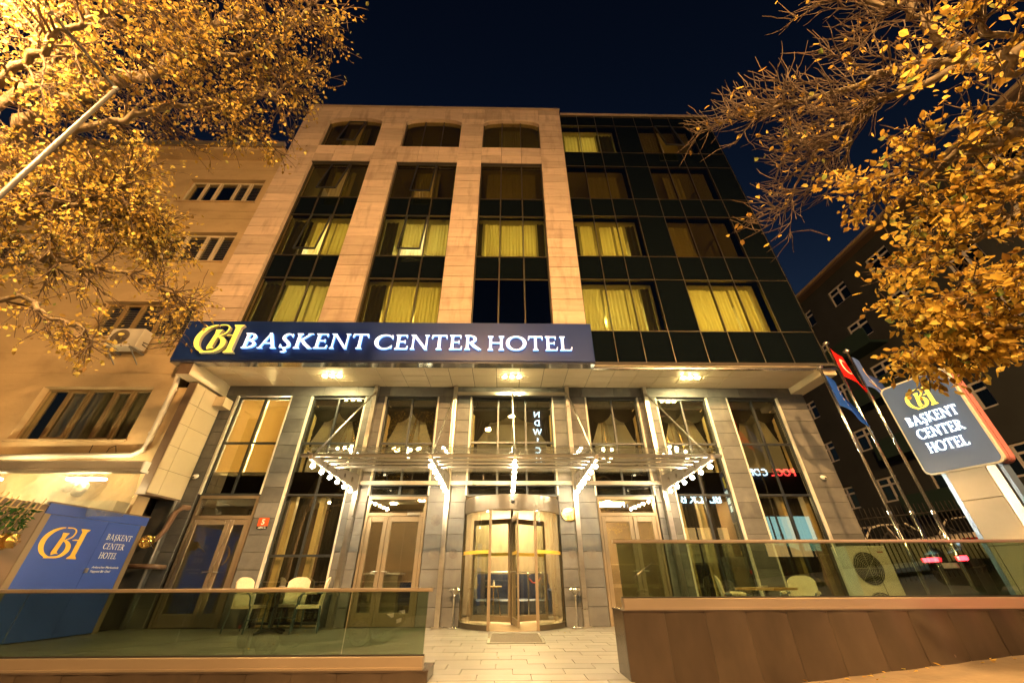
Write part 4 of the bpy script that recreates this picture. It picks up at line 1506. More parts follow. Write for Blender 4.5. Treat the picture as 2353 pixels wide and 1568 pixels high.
# =================================================================== OCHRE NEIGHBOUR
NY = 9.3
nb = thing('ochre_building', 'stained ochre apartment building beside the hotel', 'building', (-14, NY, -1))
WR = [(3.80, 5.20), (6.77, 8.03), (9.68, 11.03), (12.63, 13.91)]
WC = [(-18.2, -15.3), (-12.12, -9.27)]
mb = MB()
def wbox(x0, x1, z0, z1): mb.box(x0, x1, NY, NY + .35, z0, z1)
zs = [-1.5] + [z for r in WR for z in r] + [15.12]
for i in range(0, len(zs) - 1):
    z0, z1 = zs[i], zs[i + 1]
    xr = -8.33 if z1 < 5.8 else -8.77
    if i % 2 == 0:
        wbox(-26, xr, z0, z1)
    else:
        wbox(-26, WC[0][0], z0, z1); wbox(WC[0][1], WC[1][0], z0, z1); wbox(WC[1][1], xr, z0, z1)
mb.build('wall', ochre, nb)
MB().box(-26, -8.8, 9.66, 18, -1.5, 15.1).build('rear_body', blind_dark, nb)
MB().box(-26, -8.78, 8.85, 12, 15.125, 15.30).build('eave', ochre, nb)
MB().box(-26, -8.76, 8.80, 9.4, 15.30, 15.36).build('fascia', brown_panel, nb)
MB().tube([(-26, 8.78, 15.44), (-8.76, 8.78, 15.44)], .085, 10).build('gutter', galv, nb)
# render courses scored into the plaster: thin raised bands
for z in (5.6, 8.75, 11.7, 14.5, 6.2, 9.2, 12.1):
    MB().box(-26, -8.78, NY - .008, NY - .0005, z, z + .012).build('plaster_band', ochre, nb)
old_bronze = pm('old_bronze_frame', (.30, .21, .10), .45, .2, var=.15)
for ci, (x0, x1) in enumerate(WC):
    for ri, (z0, z1) in enumerate(WR):
        m = cream_frame if ri >= 2 else old_bronze
        f = MB()
        yy = NY + .16
        cuts = [0, .20, .40, .62, .80, 1.0]
        t = .055
        f.box(x0, x1, yy, yy + .06, z0, z0 + t); f.box(x0, x1, yy, yy + .06, z1 - t, z1)
        for c in cuts:
            xx = min(max(x0 + (x1 - x0) * c, x0 + t / 2), x1 - t / 2)
            f.box(xx - t / 2, xx + t / 2, yy - .004, yy + .056, z0 + t, z1 - t)
        for c in (1, 3):   # opening lights with their own heavier frames
            a, b = x0 + (x1 - x0) * cuts[c] + .035, x0 + (x1 - x0) * cuts[c + 1] - .035
            f.box(a, a + .05, yy - .02, yy + .03, z0 + t, z1 - t); f.box(b - .05, b, yy - .02, yy + .03, z0 + t, z1 - t)
            f.box(a + .05, b - .05, yy - .018, yy + .028, z0 + t, z0 + t + .05); f.box(a + .05, b - .05, yy - .018, yy + .028, z1 - t - .05, z1 - t)
        fo = f.build('window', m, nb)
        for k in range(5):
            a, b = x0 + (x1 - x0) * cuts[k] + .03, x0 + (x1 - x0) * cuts[k + 1] - .03
            pane(a, b, z0 + t + .01, z1 - t - .01, yy + .03, clear, fo, .006)
        MB().box(x0 - .04, x1 + .04, NY - .05, NY + .16, z0 - .05, z0 - .002).build('sill', ochre, fo)
        # what hangs behind the glass
        mb = MB()
        if ri == 0:
            mb.add(*pleats(x0 + .55, x1, z0, z1, NY + .30, .05, .17, seed=ci))
            mb.build('net_curtain', curtain_dim, fo, smooth=True, fix=False)
        else:
            a0 = x0 if ri != 3 else x0 + (x1 - x0) * .62
            k = z0 + .05
            while k < z1 - .02:
                mb.add([(a0, NY + .27, k), (x1, NY + .27, k), (x1, NY + .30, k + .07), (a0, NY + .30, k + .07)], [(0, 1, 2, 3)])
                k += .085
            mb.build('venetian_blind', shutter_m, fo, fix=False)
        MB().box(x0 - .02, x1 + .02, NY + .36, NY + .37, z0, z1).build('dark_room', blind_dark, fo)
# outdoor air conditioner under the second window row
ac = thing('wall_air_conditioner', 'beige air conditioner on brackets on the ochre wall', 'air conditioner', (-10.35, 9.0, 6.1))
body = MB().bbox(-10.78, -9.92, 8.86, 9.16, 6.20, 6.76, .012).build('casing', white_trim, ac)
MB().lathe([(.235, 0), (.235, .012), (.22, .016)], (0, 0, 0), 28).xform(Matrix.Translation((-10.46, 8.858, 6.48)) @ Matrix.Rotation(rad(90), 4, 'X')).build('fan_grille', shutter_m, ac)
mb = MB()
for k in range(7):
    r = .03 + k * .03
    pts = [(-10.46 + r * math.cos(2 * PI * i / 20), 8.838, 6.48 + r * math.sin(2 * PI * i / 20)) for i in range(21)]
    mb.tube(pts, .004, 4)
mb.build('grille_rings', black_m, ac)
for x in (-10.66, -10.04):
    MB().box(x - .02, x + .02, 8.84, 9.30, 6.15, 6.198).build('bracket', galv, ac)
    MB().tube([(x, 8.90, 6.15), (x, 9.29, 5.86)], .015, 6).build('bracket', galv, ac)
mb = MB()
mb.tube([(-9.92, 9.0, 6.4), (-9.80, 9.05, 6.36), (-9.70, 9.2, 6.5), (-9.2, 9.27, 6.62), (-8.8, 9.28, 6.58)], .012, 6)
mb.tube([(-9.92, 9.0, 6.34), (-9.78, 9.1, 6.24), (-9.6, 9.27, 6.42), (-8.8, 9.28, 6.50)], .010, 6)
mb.build('refrigerant_pipe', black_m, ac)
# downpipe
dp = thing('downpipe', 'white plastic downpipe on the ochre wall next to the hotel', 'pipe', (-8.62, 9.2, 3.3))
MB().tube([(-8.72, 9.24, 5.60), (-8.66, 9.17, 5.42), (-8.62, 9.17, 5.2), (-8.58, 9.17, 3.75), (-8.62, 9.17, 3.50), (-8.80, 9.17, 3.40), (-12.5, 9.17, 3.33)], .062, 10).build('pipe_run', pvc_white, dp, smooth=True)
for z in (5.05, 4.45, 3.9):
    MB().lathe([(.072, 0), (.072, .05)], (-8.60, 9.17, z), 12).build('socket', pvc_white, dp)
# loose cables below the window
cb = MB()
cb.tube([(-9.95, 9.27, 3.66), (-9.92, 9.25, 3.48), (-9.75, 9.24, 3.36)], .008, 5)
cb.tube([(-9.55, 9.27, 3.38), (-9.5, 9.25, 3.58), (-9.38, 9.25, 3.64), (-9.3, 9.25, 3.5), (-9.28, 9.26, 3.36)], .008, 5)
props(cb.build('loose_cable', black_m), 'loose dark cables hanging under the lowest ochre building window', 'cable')

# =================================================================== BLUE SCREEN, BROWN WALL, PLANTER
HA = math.atan2(2.10, .12)
scn = thing('blue_screen', 'blue printed screen with gold monogram and white hotel name', 'sign', (-8.20, 7.50, 0), HA)
MB().box(.005, 2.10, .002, .05, 1.92, 2.09).build('header', blue_vinyl, scn, local=True)
MB().box(.115, 1.225, .008, .05, .02, 1.915).build('panel', blue_vinyl, scn, local=True)
MB().box(1.230, 1.985, .008, .05, .02, 1.915).build('panel', blue_vinyl, scn, local=True)
MB().bbox(0, .113, .0, .06, 0, 1.918, .004).build('post', door_alu, scn, local=True)
MB().bbox(1.987, 2.10, .0, .06, 0, 1.918, .004).build('post', door_alu, scn, local=True)
MB().box(-.01, 2.12, -.005, .07, 2.092, 2.115).build('top_rail', brown_panel, scn, local=True)
MB().bbox(1.21, 1.265, -.03, .007, 1.02, 1.10, .004).build('latch', chrome, scn, local=True)
obj('monogram', letter_meshes([[(p[0] * .70, p[1] * .50) for p in q] for q in monogram()], .001, .0003, .0).fixed(), gold_m, scn, (.22, .006, 1.24), local=True)
for txt, z, a, b in (('BAŞKENT', 1.60, 1.34, 1.90), ('CENTER', 1.435, 1.36, 1.82), ('HOTEL', 1.27, 1.37, 1.74)):
    L, wt = lay(txt, .105)
    k = (b - a) / wt
    for c, x, polys, wd in L:
        obj('letter', letter_meshes([[(p[0] * k, p[1]) for p in q] for q in polys], .001, .0003).fixed(), print_white, scn, (a + x * k, .006, z), local=True)
for txt, z in (("Ankara'nın Merkezinde", 1.10), ('Yepyeni Bir Otel', 1.03)):
    o = obj('slogan', text_mesh(txt, .052, .001, 'LEFT', .25), print_white, scn, (1.33, .005, z), (rad(90), 0, 0), local=True)
    o.scale = (1.18, 1, 1)
bw = thing('brown_wall', 'plain brown wall running from the blue screen towards the street', 'wall', (-8.26, 6.6, 0))
MB().box(-8.34, -8.20, 5.70, 7.49, -1.2, 2.03).build('wall_face', brown_panel, bw)
MB().box(-8.36, -8.18, 5.69, 7.495, 2.032, 2.055).build('coping', brown_panel, bw)
# bamboo screen with a trailing plant on the wall
bam = thing('bamboo_trellis', 'bamboo cane trellis leaning on the brown wall', 'trellis', (-8.15, 6.9, 1.55))
cane = pm('bamboo', (.50, .36, .16), .5, var=.15, scale=(4, 4, 10))
random.seed(5)
for k in range(10):
    yy = 6.45 + k * .085
    MB().tube([(-8.14, yy, 1.60 + random.uniform(-.03, .03)), (-8.12, yy + .10, 2.08 + random.uniform(-.05, .06))], .011, 6).build('cane', cane, bam)
MB().tube([(-8.11, 6.45, 1.92), (-8.10, 7.36, 1.94)], .010, 6).build('cane', cane, bam)
pl = thing('trailing_plant', 'green leafy plant trailing through the bamboo trellis', 'plant', (-8.1, 6.9, 1.5))
green_leaf = leafmat('green_leaf', [(0, (.02, .06, .02)), (.6, (.04, .11, .03)), (1, (.08, .16, .05))], .25)
vs, fs = [], []
rs = np.random.RandomState(4)
for i in range(170):
    c = np.array([-8.12 + rs.rand() * .10, 6.5 + rs.rand() * .72, 1.58 + rs.rand() * .36 + .06 * math.sin(i)])
    d = rs.randn(3); d /= np.linalg.norm(d)
    e = np.cross(d, rs.randn(3)); e /= np.linalg.norm(e)
    l, w = .05 + rs.rand() * .07, .014 + rs.rand() * .012
    n = len(vs)
    vs += [c, c + d * l * .5 + e * w, c + d * l, c + d * l * .5 - e * w]
    fs.append((n, n + 1, n + 2, n + 3))
MB().add(vs, fs).build('foliage', green_leaf, pl, fix=False)
MB().tube([(-8.10, 6.5, 1.5), (-8.09, 6.8, 1.75), (-8.1, 7.15, 1.9)], .008, 5).build('stem', bark, pl)

def wall_lamp(label, loc, rz):
    t = thing('ship_lamp', label, 'wall lamp', loc, rz, group='brass ship lamps')
    R90 = Matrix.Rotation(rad(90), 4, 'X')
    MB().lathe([(.13, 0), (.13, .03), (.10, .05), (.10, .10)], (0, 0, 0), 20).xform(R90).build('backplate', brass, t, local=True)
    MB().lathe([(.095, .10), (.105, .12), (.105, .15), (.07, .17), (.03, .20)], (0, 0, 0), 20).xform(R90).build('lantern', brass, t, local=True)
    for a in range(6):
        c, s = math.cos(a * PI / 3) * .11, math.sin(a * PI / 3) * .11
        MB().tube([(c, -.03, s), (c, -.16, s)], .008, 6).build('cage_bar', brass, t, local=True)
    return t
wall_lamp('brass ship lamp on the brown wall at the picture edge', (-8.195, 7.13, 1.45), rad(90))
wl = wall_lamp('brass ship lamp with a long handle beside the blue screen', (-8.02, 9.70, 1.62), rad(60))
MB().tube([(.0, -.20, 0), (.06, -.36, -.13)], .016, 8).build('handle', brass, wl, local=True)
# drain pipes
p1 = MB().tube([(-7.80, 10.28, 2.40), (-7.84, 10.12, 2.39), (-7.92, 10.06, 2.28), (-7.98, 10.05, 1.90), (-8.06, 10.0, 1.70), (-8.25, 9.9, 1.62)], .06, 10).build('bent_drainpipe', pvc, None, smooth=True)
props(p1, 'brown bent drainpipe coming out of the grey stone wall', 'pipe')
p2 = MB().tube([(-8.6, 9.95, 1.16), (-7.95, 10.0, 1.15), (-7.85, 10.05, 1.15), (-7.82, 10.29, 1.14)], .05, 10).build('short_drainpipe', pvc, None, smooth=True)
props(p2, 'short level drainpipe below the bent one', 'pipe')
vp = MB().tube([(-8.06, 10.10, 0), (-8.06, 10.10, 2.54)], .035, 8).build('conduit', galv, None, smooth=True)
props(vp, 'thin steel conduit rising beside the grey stone wall', 'pipe')

# neighbour's clear vinyl veranda
ver = thing('vinyl_veranda', 'clear vinyl veranda with white awning case next to the ochre building', 'veranda', (-10, 8.4, 0))
case = MB().bbox(-13.5, -7.46, 8.12, 8.28, 2.83, 3.0, .02).build('awning_case', white_m, ver)
MB().bbox(-13.5, -7.44, 8.10, 8.30, 2.775, 2.826, .01).build('front_rail', white_m, ver)
vs, fs = [], []
NXV, NZV = 110, 14
for k in range(NZV + 1):
    for i in range(NXV + 1):
        x = -13.4 + (5.95) * i / NXV
        z = 1.95 + (.83) * k / NZV
        yv = 8.20 + .03 * math.sin(x * 7.3 + z * 3) + .02 * math.sin(x * 17 - z * 9) + .03 * math.sin(z * 8 + x * 2.2)
        vs.append((x, yv, z))
for k in range(NZV):
    for i in range(NXV):
        p = k * (NXV + 1) + i
        fs.append((p, p + 1, p + NXV + 2, p + NXV + 1))
vinyl = glass('clear_vinyl', (.86, .84, .74), .14, .06)
_n = vinyl.node_tree.nodes
_tl = _n.new('ShaderNodeBsdfTranslucent')
_tl.inputs[0].default_value = (.85, .80, .66, 1)
_m2 = _n.new('ShaderNodeMixShader')
_m2.inputs[0].default_value = .22
_o = _n['Material Output']
_src = _o.inputs['Surface'].links[0].from_socket
vinyl.node_tree.links.new(_src, _m2.inputs[1])
vinyl.node_tree.links.new(_tl.outputs[0], _m2.inputs[2])
vinyl.node_tree.links.new(_m2.outputs[0], _o.inputs['Surface'])
MB().add(vs, fs).build('vinyl_sheet', vinyl, ver, smooth=True, fix=False)
MB().box(-13.5, -8.35, 8.9, 9.25, 0, 2.35).build('rear_counter', room_wall, ver)
MB().tube([(-9.6, 8.9, 2.62), (-9.3, 8.85, 2.70), (-9.05, 8.7, 2.60), (-9.0, 8.6, 2.45)], .11, 12).build('vent_duct', galv, ver, smooth=True)
vl = em('veranda_lamp', (1.0, .74, .36), 130.0)
for x in (-11.6, -9.4):
    MB().box(x, x + .8, 8.62, 8.68, 2.72, 2.76).build('lamp_tube', vl, ver)

# =================================================================== PYLON SIGN
PA = math.atan2(-1.04, .29)
py = thing('pylon_sign', 'tall pylon sign with glowing hotel name beside the flagpoles', 'sign', (7.80, 7.14, 0), PA)
pyl_face = pm('slate_sign_face', (.06, .11, .30), .35, var=.05, scale=(1, 1, 1))
red_glow_side = pm('red_glow_case', (.40, .15, .16), .4, var=.05)  # red tail-lamp glow on the case put into its colour
steel_blue = pm('blue_steel_post', (.16, .24, .42), .3, .5, var=.06)
def rrect(x0, x1, z0, z1, r, n=8):
    P = []
    for (cx, cz, a0) in ((x1 - r, z0 + r, -90), (x1 - r, z1 - r, 0), (x0 + r, z1 - r, 90), (x0 + r, z0 + r, 180)):
        for i in range(n + 1):
            a = rad(a0 + 90 * i / n)
            P.append((cx + r * math.cos(a), cz + r * math.sin(a)))
    return P
MB().prism(rrect(-.02, 1.10, 2.49, 4.22, .11), -.0, .05).build('rim', white_trim, py, local=True)
MB().prism(rrect(.01, 1.07, 2.52, 4.19, .09), -.008, -.001).build('face', pyl_face, py, local=True)
MB().prism(rrect(.0, 1.10, 2.50, 4.21, .11), .052, .14).build('case', red_glow_side, py, local=True)
MB().prism(rrect(.02, 1.09, 2.515, 4.195, .10), .141, .165).build('case_gap', black_m, py, local=True)
MB().prism(rrect(.0, 1.10, 2.50, 4.21, .11), .166, .30).build('case', red_glow_side, py, local=True)
pyl_let = em('pylon_white_led', (.92, 1.0, .94), 2.2)
pyl_halo = em('pylon_return_led', (.70, .95, .80), 2.0)
for txt, z, a, b, h in (('BAŞKENT', 3.37, .15, .93, .175), ('CENTER', 3.11, .20, .88, .175), ('HOTEL', 2.85, .24, .82, .175)):
    L, wt = lay(txt, h)
    k = (b - a) / wt
    for c, x, polys, wd in L:
        me = letter_meshes([[(p[0] * k, p[1]) for p in q] for q in polys], .02, .0004).fixed()
        face_side_split(me, pyl_let, pyl_halo)
        obj('letter', me, None, py, (a + x * k, -.009, z), local=True)
me = letter_meshes([[(p[0] * .40, p[1] * .36) for p in q] for q in monogram()], .02, .0004).fixed()
face_side_split(me, mono_m, mono_m)
obj('monogram', me, None, py, (.33, -.009, 3.63), local=True)
pm_post = pm('cream_post_panel', (.46, .42, .36), .45, var=.04)
for (a, b) in ((2.02, 2.486), (1.34, 2.014), (.66, 1.334), (.0, .654)):
    MB().bbox(.26, .80, .02, .26, a, b, .006).build('post_panel', pm_post, py, local=True)
MB().box(.19, .255, .03, .25, 0, 2.488).build('post_edge', steel_blue, py, local=True)
MB().box(.805, .93, .03, .25, 0, 2.488).build('post_edge', chrome, py, local=True)
MB().box(.935, .955, .05, .23, 0, 2.488).build('post_edge', black_m, py, local=True)
MB().box(.957, 1.0, .04, .24, 0, 2.488).build('post_edge', steel_blue, py, local=True)

# =================================================================== FLAGPOLES AND FLAGS
POLES = [(7.57, 8.0, 5.16, 'shortest steel flagpole, carrying the blue flag with gold stars'), (8.02, 8.0, 5.84, 'tallest steel flagpole, carrying the red flag'), (8.45, 8.0, 5.62, 'steel flagpole nearest the pylon sign')]
for (x, yv, h, lab) in POLES:
    t = thing('flagpole', lab, 'flagpole', (x, yv, 0), group='flagpoles')
    MB().tube([(x, yv, 0), (x, yv, 2.0)], .036, 12).build('lower_tube', polished, t, smooth=True)
    MB().tube([(x, yv, 1.98), (x, yv, h)], .029, 12).build('upper_tube', polished, t, smooth=True)
    MB().lathe([(.042, 1.96), (.042, 2.02)], (x, yv, 0), 12).build('collar', polished, t)
    MB().lathe([(.03, h), (.07, h + .01), (.075, h + .05), (.03, h + .07), (.025, h + .10), (.01, h + .11)], (x, yv, 0), 14).build('finial', polished, t)
    MB().lathe([(.11, .002), (.11, .015)], (x, yv, 0), 14).build('base_plate', polished, t)

def flag(label, x, y, zt, hoist, drop, wid, m, marks, seed):
    """limp flag: hoist edge on the pole, fly end sagging down in folds"""
    def F(u, v, off=0.0):
        fold = math.sin(u * 7.5 + seed + v * 1.2) * .085 * (u ** .6) * (1 - .25 * v)
        xx = x + .03 + wid * (u ** .75) * (.55 + .45 * v) + .05 * math.sin(u * 5 + v * 3 + seed) * u
        zz = zt - hoist * v - drop * (u ** 1.25) * (1 - .12 * v)
        return (xx, y - .02 + fold - off, zz)
    t = thing('flag', label, 'flag', (x, y, zt - hoist - drop), group='hanging flags')
    N, Mv = 26, 14
    vs = [F(i / N, j / Mv) for j in range(Mv + 1) for i in range(N + 1)]
    fs = [(j * (N + 1) + i, j * (N + 1) + i + 1, (j + 1) * (N + 1) + i + 1, (j + 1) * (N + 1) + i) for j in range(Mv) for i in range(N)]
    MB().add(vs, fs).build('cloth', m, t, smooth=True, fix=False)
    for (poly, mm) in marks:
        # strips across the polygon, pressed onto the cloth on both faces
        for off in (.004, -.004):
            MB().add([F(p[0], p[1], off) for p in poly], [tuple(range(len(poly)))]).build('emblem', mm, t, fix=False)
    return t
def circ(cu, cv, ru, rv, a0, a1, n=14): return [(cu + ru * math.cos(rad(a0 + (a1 - a0) * i / n)), cv + rv * math.sin(rad(a0 + (a1 - a0) * i / n))) for i in range(n + 1)]
def star(cu, cv, ru, rv, k=.4): return [(cu + ru * (1 if j % 2 == 0 else k) * math.sin(j * PI / 5), cv - rv * (1 if j % 2 == 0 else k) * math.cos(j * PI / 5)) for j in range(10)]
red_cloth = cloth('red_flag_cloth', (.62, .02, .02), .3)
blue_cloth = cloth('blue_flag_cloth', (.02, .08, .46), .3)
grey_cloth = cloth('grey_blue_flag_cloth', (.08, .14, .45), .3)
white_cloth = cloth('white_flag_print', (.8, .78, .72), .2)
gold_cloth = cloth('gold_flag_print', (.75, .50, .08), .2)
cres = []
ou, inn = circ(.34, .48, .17, .26, 40, 320, 20), circ(.385, .48, .135, .205, 40, 320, 20)
for i in range(20):
    cres.append(([ou[i], ou[i + 1], inn[i + 1], inn[i]], white_cloth))
cres += [([star(.56, .48, .07, .11)[j], star(.56, .48, .07, .11)[(j + 1) % 10], (.56, .48)], white_cloth) for j in range(10)]
flag('limp red flag with white crescent and star', 8.02, 8.0, 5.74, .78, .62, .42, red_cloth, cres, .4)
st = []
for k in range(12):
    su, sv = .5 + .2 * math.cos(k * PI / 6), .5 + .3 * math.sin(k * PI / 6)
    sp = star(su, sv, .035, .055)
    st += [([sp[j], sp[(j + 1) % 10], (su, sv)], gold_cloth) for j in range(10)]
flag('limp blue flag with a ring of gold stars', 7.57, 8.0, 5.02, .80, .62, .40, blue_cloth, st, 1.6)
hm = []
for q in monogram()[:1]:
    n = len(q) // 2
    for i in range(n - 1):
        a, b, c, d = q[i], q[i + 1], q[len(q) - 2 - i], q[len(q) - 1 - i]
        hm.append(([(.2 + p[0] * .35, .62 - p[1] * .36) for p in (a, b, c, d)], gold_cloth))
hm.append(([(.15, .74), (.85, .70), (.85, .73), (.15, .77)], gold_cloth))
hm.append(([(.55, .30), (.58, .30), (.58, .52), (.55, .52)], white_cloth)); hm.append(([(.66, .28), (.69, .28), (.69, .50), (.66, .50)], white_cloth)); hm.append(([(.58, .40), (.66, .38), (.66, .41), (.58, .43)], white_cloth))
flag('limp grey-blue hotel flag with a gold emblem', 8.45, 8.0, 5.50, .80, .62, .42, grey_cloth, hm, 2.7)

# =================================================================== OUTDOOR CONDENSER
cd = thing('outdoor_condenser', 'tall white two-fan outdoor air conditioner on the terrace', 'air conditioner', (6.77, 8.15, 0))
MB().bbox(6.40, 7.16, 8.0, 8.36, .04, 1.41, .015).build('casing', white_m, cd)
MB().box(6.45, 7.11, 8.02, 8.34, .002, .038).build('feet', black_m, cd)
for z in (1.05, .42):
    MB().lathe([(.265, 0), (.265, .004), (.255, .006)], (0, 0, 0), 32).xform(Matrix.Translation((6.68, 7.998, z)) @ Matrix.Rotation(rad(90), 4, 'X')).build('fan_opening', black_m, cd)
    mb = MB()
    for k in range(9):
        r = .03 + k * .029
        mb.tube([(6.68 + r * math.cos(2 * PI * i / 24), 7.985, z + r * math.sin(2 * PI * i / 24)) for i in range(25)], .0035, 4, cap=False)
    for a in range(8):
        mb.tube([(6.68, 7.982, z), (6.68 + .27 * math.cos(a * PI / 4), 7.982, z + .27 * math.sin(a * PI / 4))], .004, 4)
    mb.build('fan_guard', white_trim, cd)
MB().box(6.97, 7.07, 7.992, 7.999, 1.30, 1.32).build('badge', red_print, cd)
MB().box(7.03, 7.10, 7.990, 7.999, .52, .56).build('grip', black_m, cd)
bk = thing('plastic_bucket', 'red plastic bucket beside the outdoor air conditioner', 'bucket', (6.25, 8.2, 0))
MB().lathe([(.10, .0), (.14, .30), (.15, .31)], (6.25, 8.2, 0), 16).build('bucket_body', red_en, bk)
MB().lathe([(.15, .312), (.12, .36), (.02, .38)], (6.25, 8.2, 0), 16).build('lid', white_m, bk)

# =================================================================== DARK BUILDING ACROSS THE YARD
RX = 22.0
rb = thing('dark_apartment_block', 'dark grey-green apartment block behind the flagpoles', 'building', (RX + 5, 24, 0))
WZ = [(1.4, 3.0), (4.5, 5.8), (7.4, 8.7), (10.4, 11.65), (13.35, 14.6), (16.15, 17.4)]
WYs = [9.2 + 3.15 * k for k in range(11)]
mb = MB()
zz = [-2] + [z for r in WZ for z in r] + [18.2]
for i in range(len(zz) - 1):
    if i % 2 == 0: mb.box(RX, RX + .35, 6, 46, zz[i], zz[i + 1])
    else:
        e = 6
        for yv in WYs:
            mb.box(RX, RX + .35, e, yv, zz[i], zz[i + 1]); e = yv + 1.45
        mb.box(RX, RX + .35, e, 46, zz[i], zz[i + 1])
mb.build('wall', green_wall, rb)
MB().box(RX + .4, RX + 11, 6.1, 46, -2, 18.2).build('rear_body', blind_dark, rb)
MB().box(RX - .55, RX + 11, 5.6, 46.5, 18.21, 18.38).build('eave', brown_panel, rb)
MB().tube([(RX - .6, 5.6, 18.45), (RX - .6, 46.5, 18.45)], .09, 8).build('gutter', ochre, rb)
for yi, yv in enumerate(WYs):
    for zi, (z0, z1) in enumerate(WZ):
        f = MB()
        t = .10
        x0 = RX + .12
        y1 = yv + 1.45
        f.box(x0, x0 + .06, yv, y1, z0, z0 + t); f.box(x0, x0 + .06, yv, y1, z1 - t, z1)
        f.box(x0 + .002, x0 + .058, yv, yv + t, z0 + t, z1 - t); f.box(x0 + .002, x0 + .058, y1 - t, y1, z0 + t, z1 - t)
        f.box(x0 - .01, x0 + .05, yv + .62, yv + .74, z0 + t, z1 - t)
        f.box(x0 - .008, x0 + .048, yv + t, y1 - t, z1 - .46, z1 - .36)
        fo = f.build('window', pale_frame, rb)
        MB().box(x0 + .03, x0 + .036, yv + t, y1 - t, z0 + t, z1 - t).build('glass', spandrel, fo)
green_bal = pm('green_balcony', (.018, .045, .036), .8)
for yv in (18.2, 27.6):
    for (z0, z1) in WZ[1:5]:
        b = MB()
        b.box(RX - 1.1, RX - .004, yv, yv + 3.0, z0 - 1.0, z0 - .85); b.box(RX - 1.1, RX - 1.02, yv, yv + 3.0, z0 - .85, z0 - .0)
        b.build('balcony', green_bal, rb)
# yard fence
fe = thing('iron_fence', 'dark iron bar fence across the yard behind the flagpoles', 'fence', (14, 12.6, .8))
iron = pm('dark_iron', (.03, .028, .025), .6, .3)
for (a, b) in ((9.0, 12.5), (12.5, 16), (16, 19.5)):
    for zoff in (.25, 1.75):
        MB().tube([(a, 12.6, gz(a) + zoff), (b, 12.6, gz(b) + zoff)], .022, 6).build('rail', iron, fe)
barm = MB().box(-.011, .011, -.011, .011, 0, 1.95).fixed('bar')
barm.materials.append(iron)
x = 9.05
while x < 19.5:
    obj('bar', barm, None, fe, (x, 12.6, gz(x) + .08))
    x += .15
# =================================================================== STREET LAMPS
LAMP_COL = (1.0, .55, .19)
lamp_lens = em('sodium_lens', LAMP_COL, 1.0)
def lens_mat(power, area):
    return em('sodium_lens_lit', LAMP_COL, power / (PI * area))
def street_lamp(label, base, elbow, tip, head, power):
    t = thing('street_lamp', label, 'street lamp', base, group='street lamps')
    MB().tube([base, ((base[0]), (base[1]), elbow[2] * .5), elbow], [.04, .025, .018] if elbow[2] < 6 else [.09, .075, .06], 12).build('pole', pole_m, t, smooth=True)
    MB().tube([elbow, tip, head], [.017, .016, .015] if elbow[2] < 6 else [.052, .045, .04], 10).build('arm', pole_m, t, smooth=True)
    MB().lathe([(.026, -.03), (.026, .015)], elbow, 12).build('elbow_collar', pole_m, t)
    h = Vector(head)
    n = 14
    mb = MB().lathe([(.20, .0), (.20, .03), (.15, .09), (.04, .12)], (h.x, h.y, h.z), n)
    mb.build('housing', galv, t)
    area = 2 * PI * .18 * .18
    MB().lathe([(.185, -.004), (.17, -.07), (.11, -.13), (.02, -.16)], (h.x, h.y, h.z), n).build('lens', lens_mat(power, area), t, smooth=True)
    return t
street_lamp('galvanised street lamp post with bent arm among the yellow leaves', (-4.385, 2.2, gz(-4.385)), (-4.385, 2.2, 5.58), (-5.06, 1.63, 6.25), (-5.6, 1.2, 6.55), 1900)
street_lamp('street lamp at the kerb on the pylon sign side', (9.6, 1.75, gz(9.6)), (9.6, 1.75, 7.6), (9.0, .9, 8.5), (8.6, .2, 8.7), 4200)
street_lamp('street lamp on the far side of the street', (-1.5, -6.5, gz(-1.5)), (-1.5, -6.5, 8.6), (-1.3, -5.6, 9.5), (-1.2, -4.9, 9.7), 9300)

# =================================================================== TREES
Rinv = Rm
def P(px, py, dist):
    v = Vector(((px - 1176) / 872, -(py - 784) / 872, -1.0)).normalized()
    return CAM_P + (Rm @ v) * dist

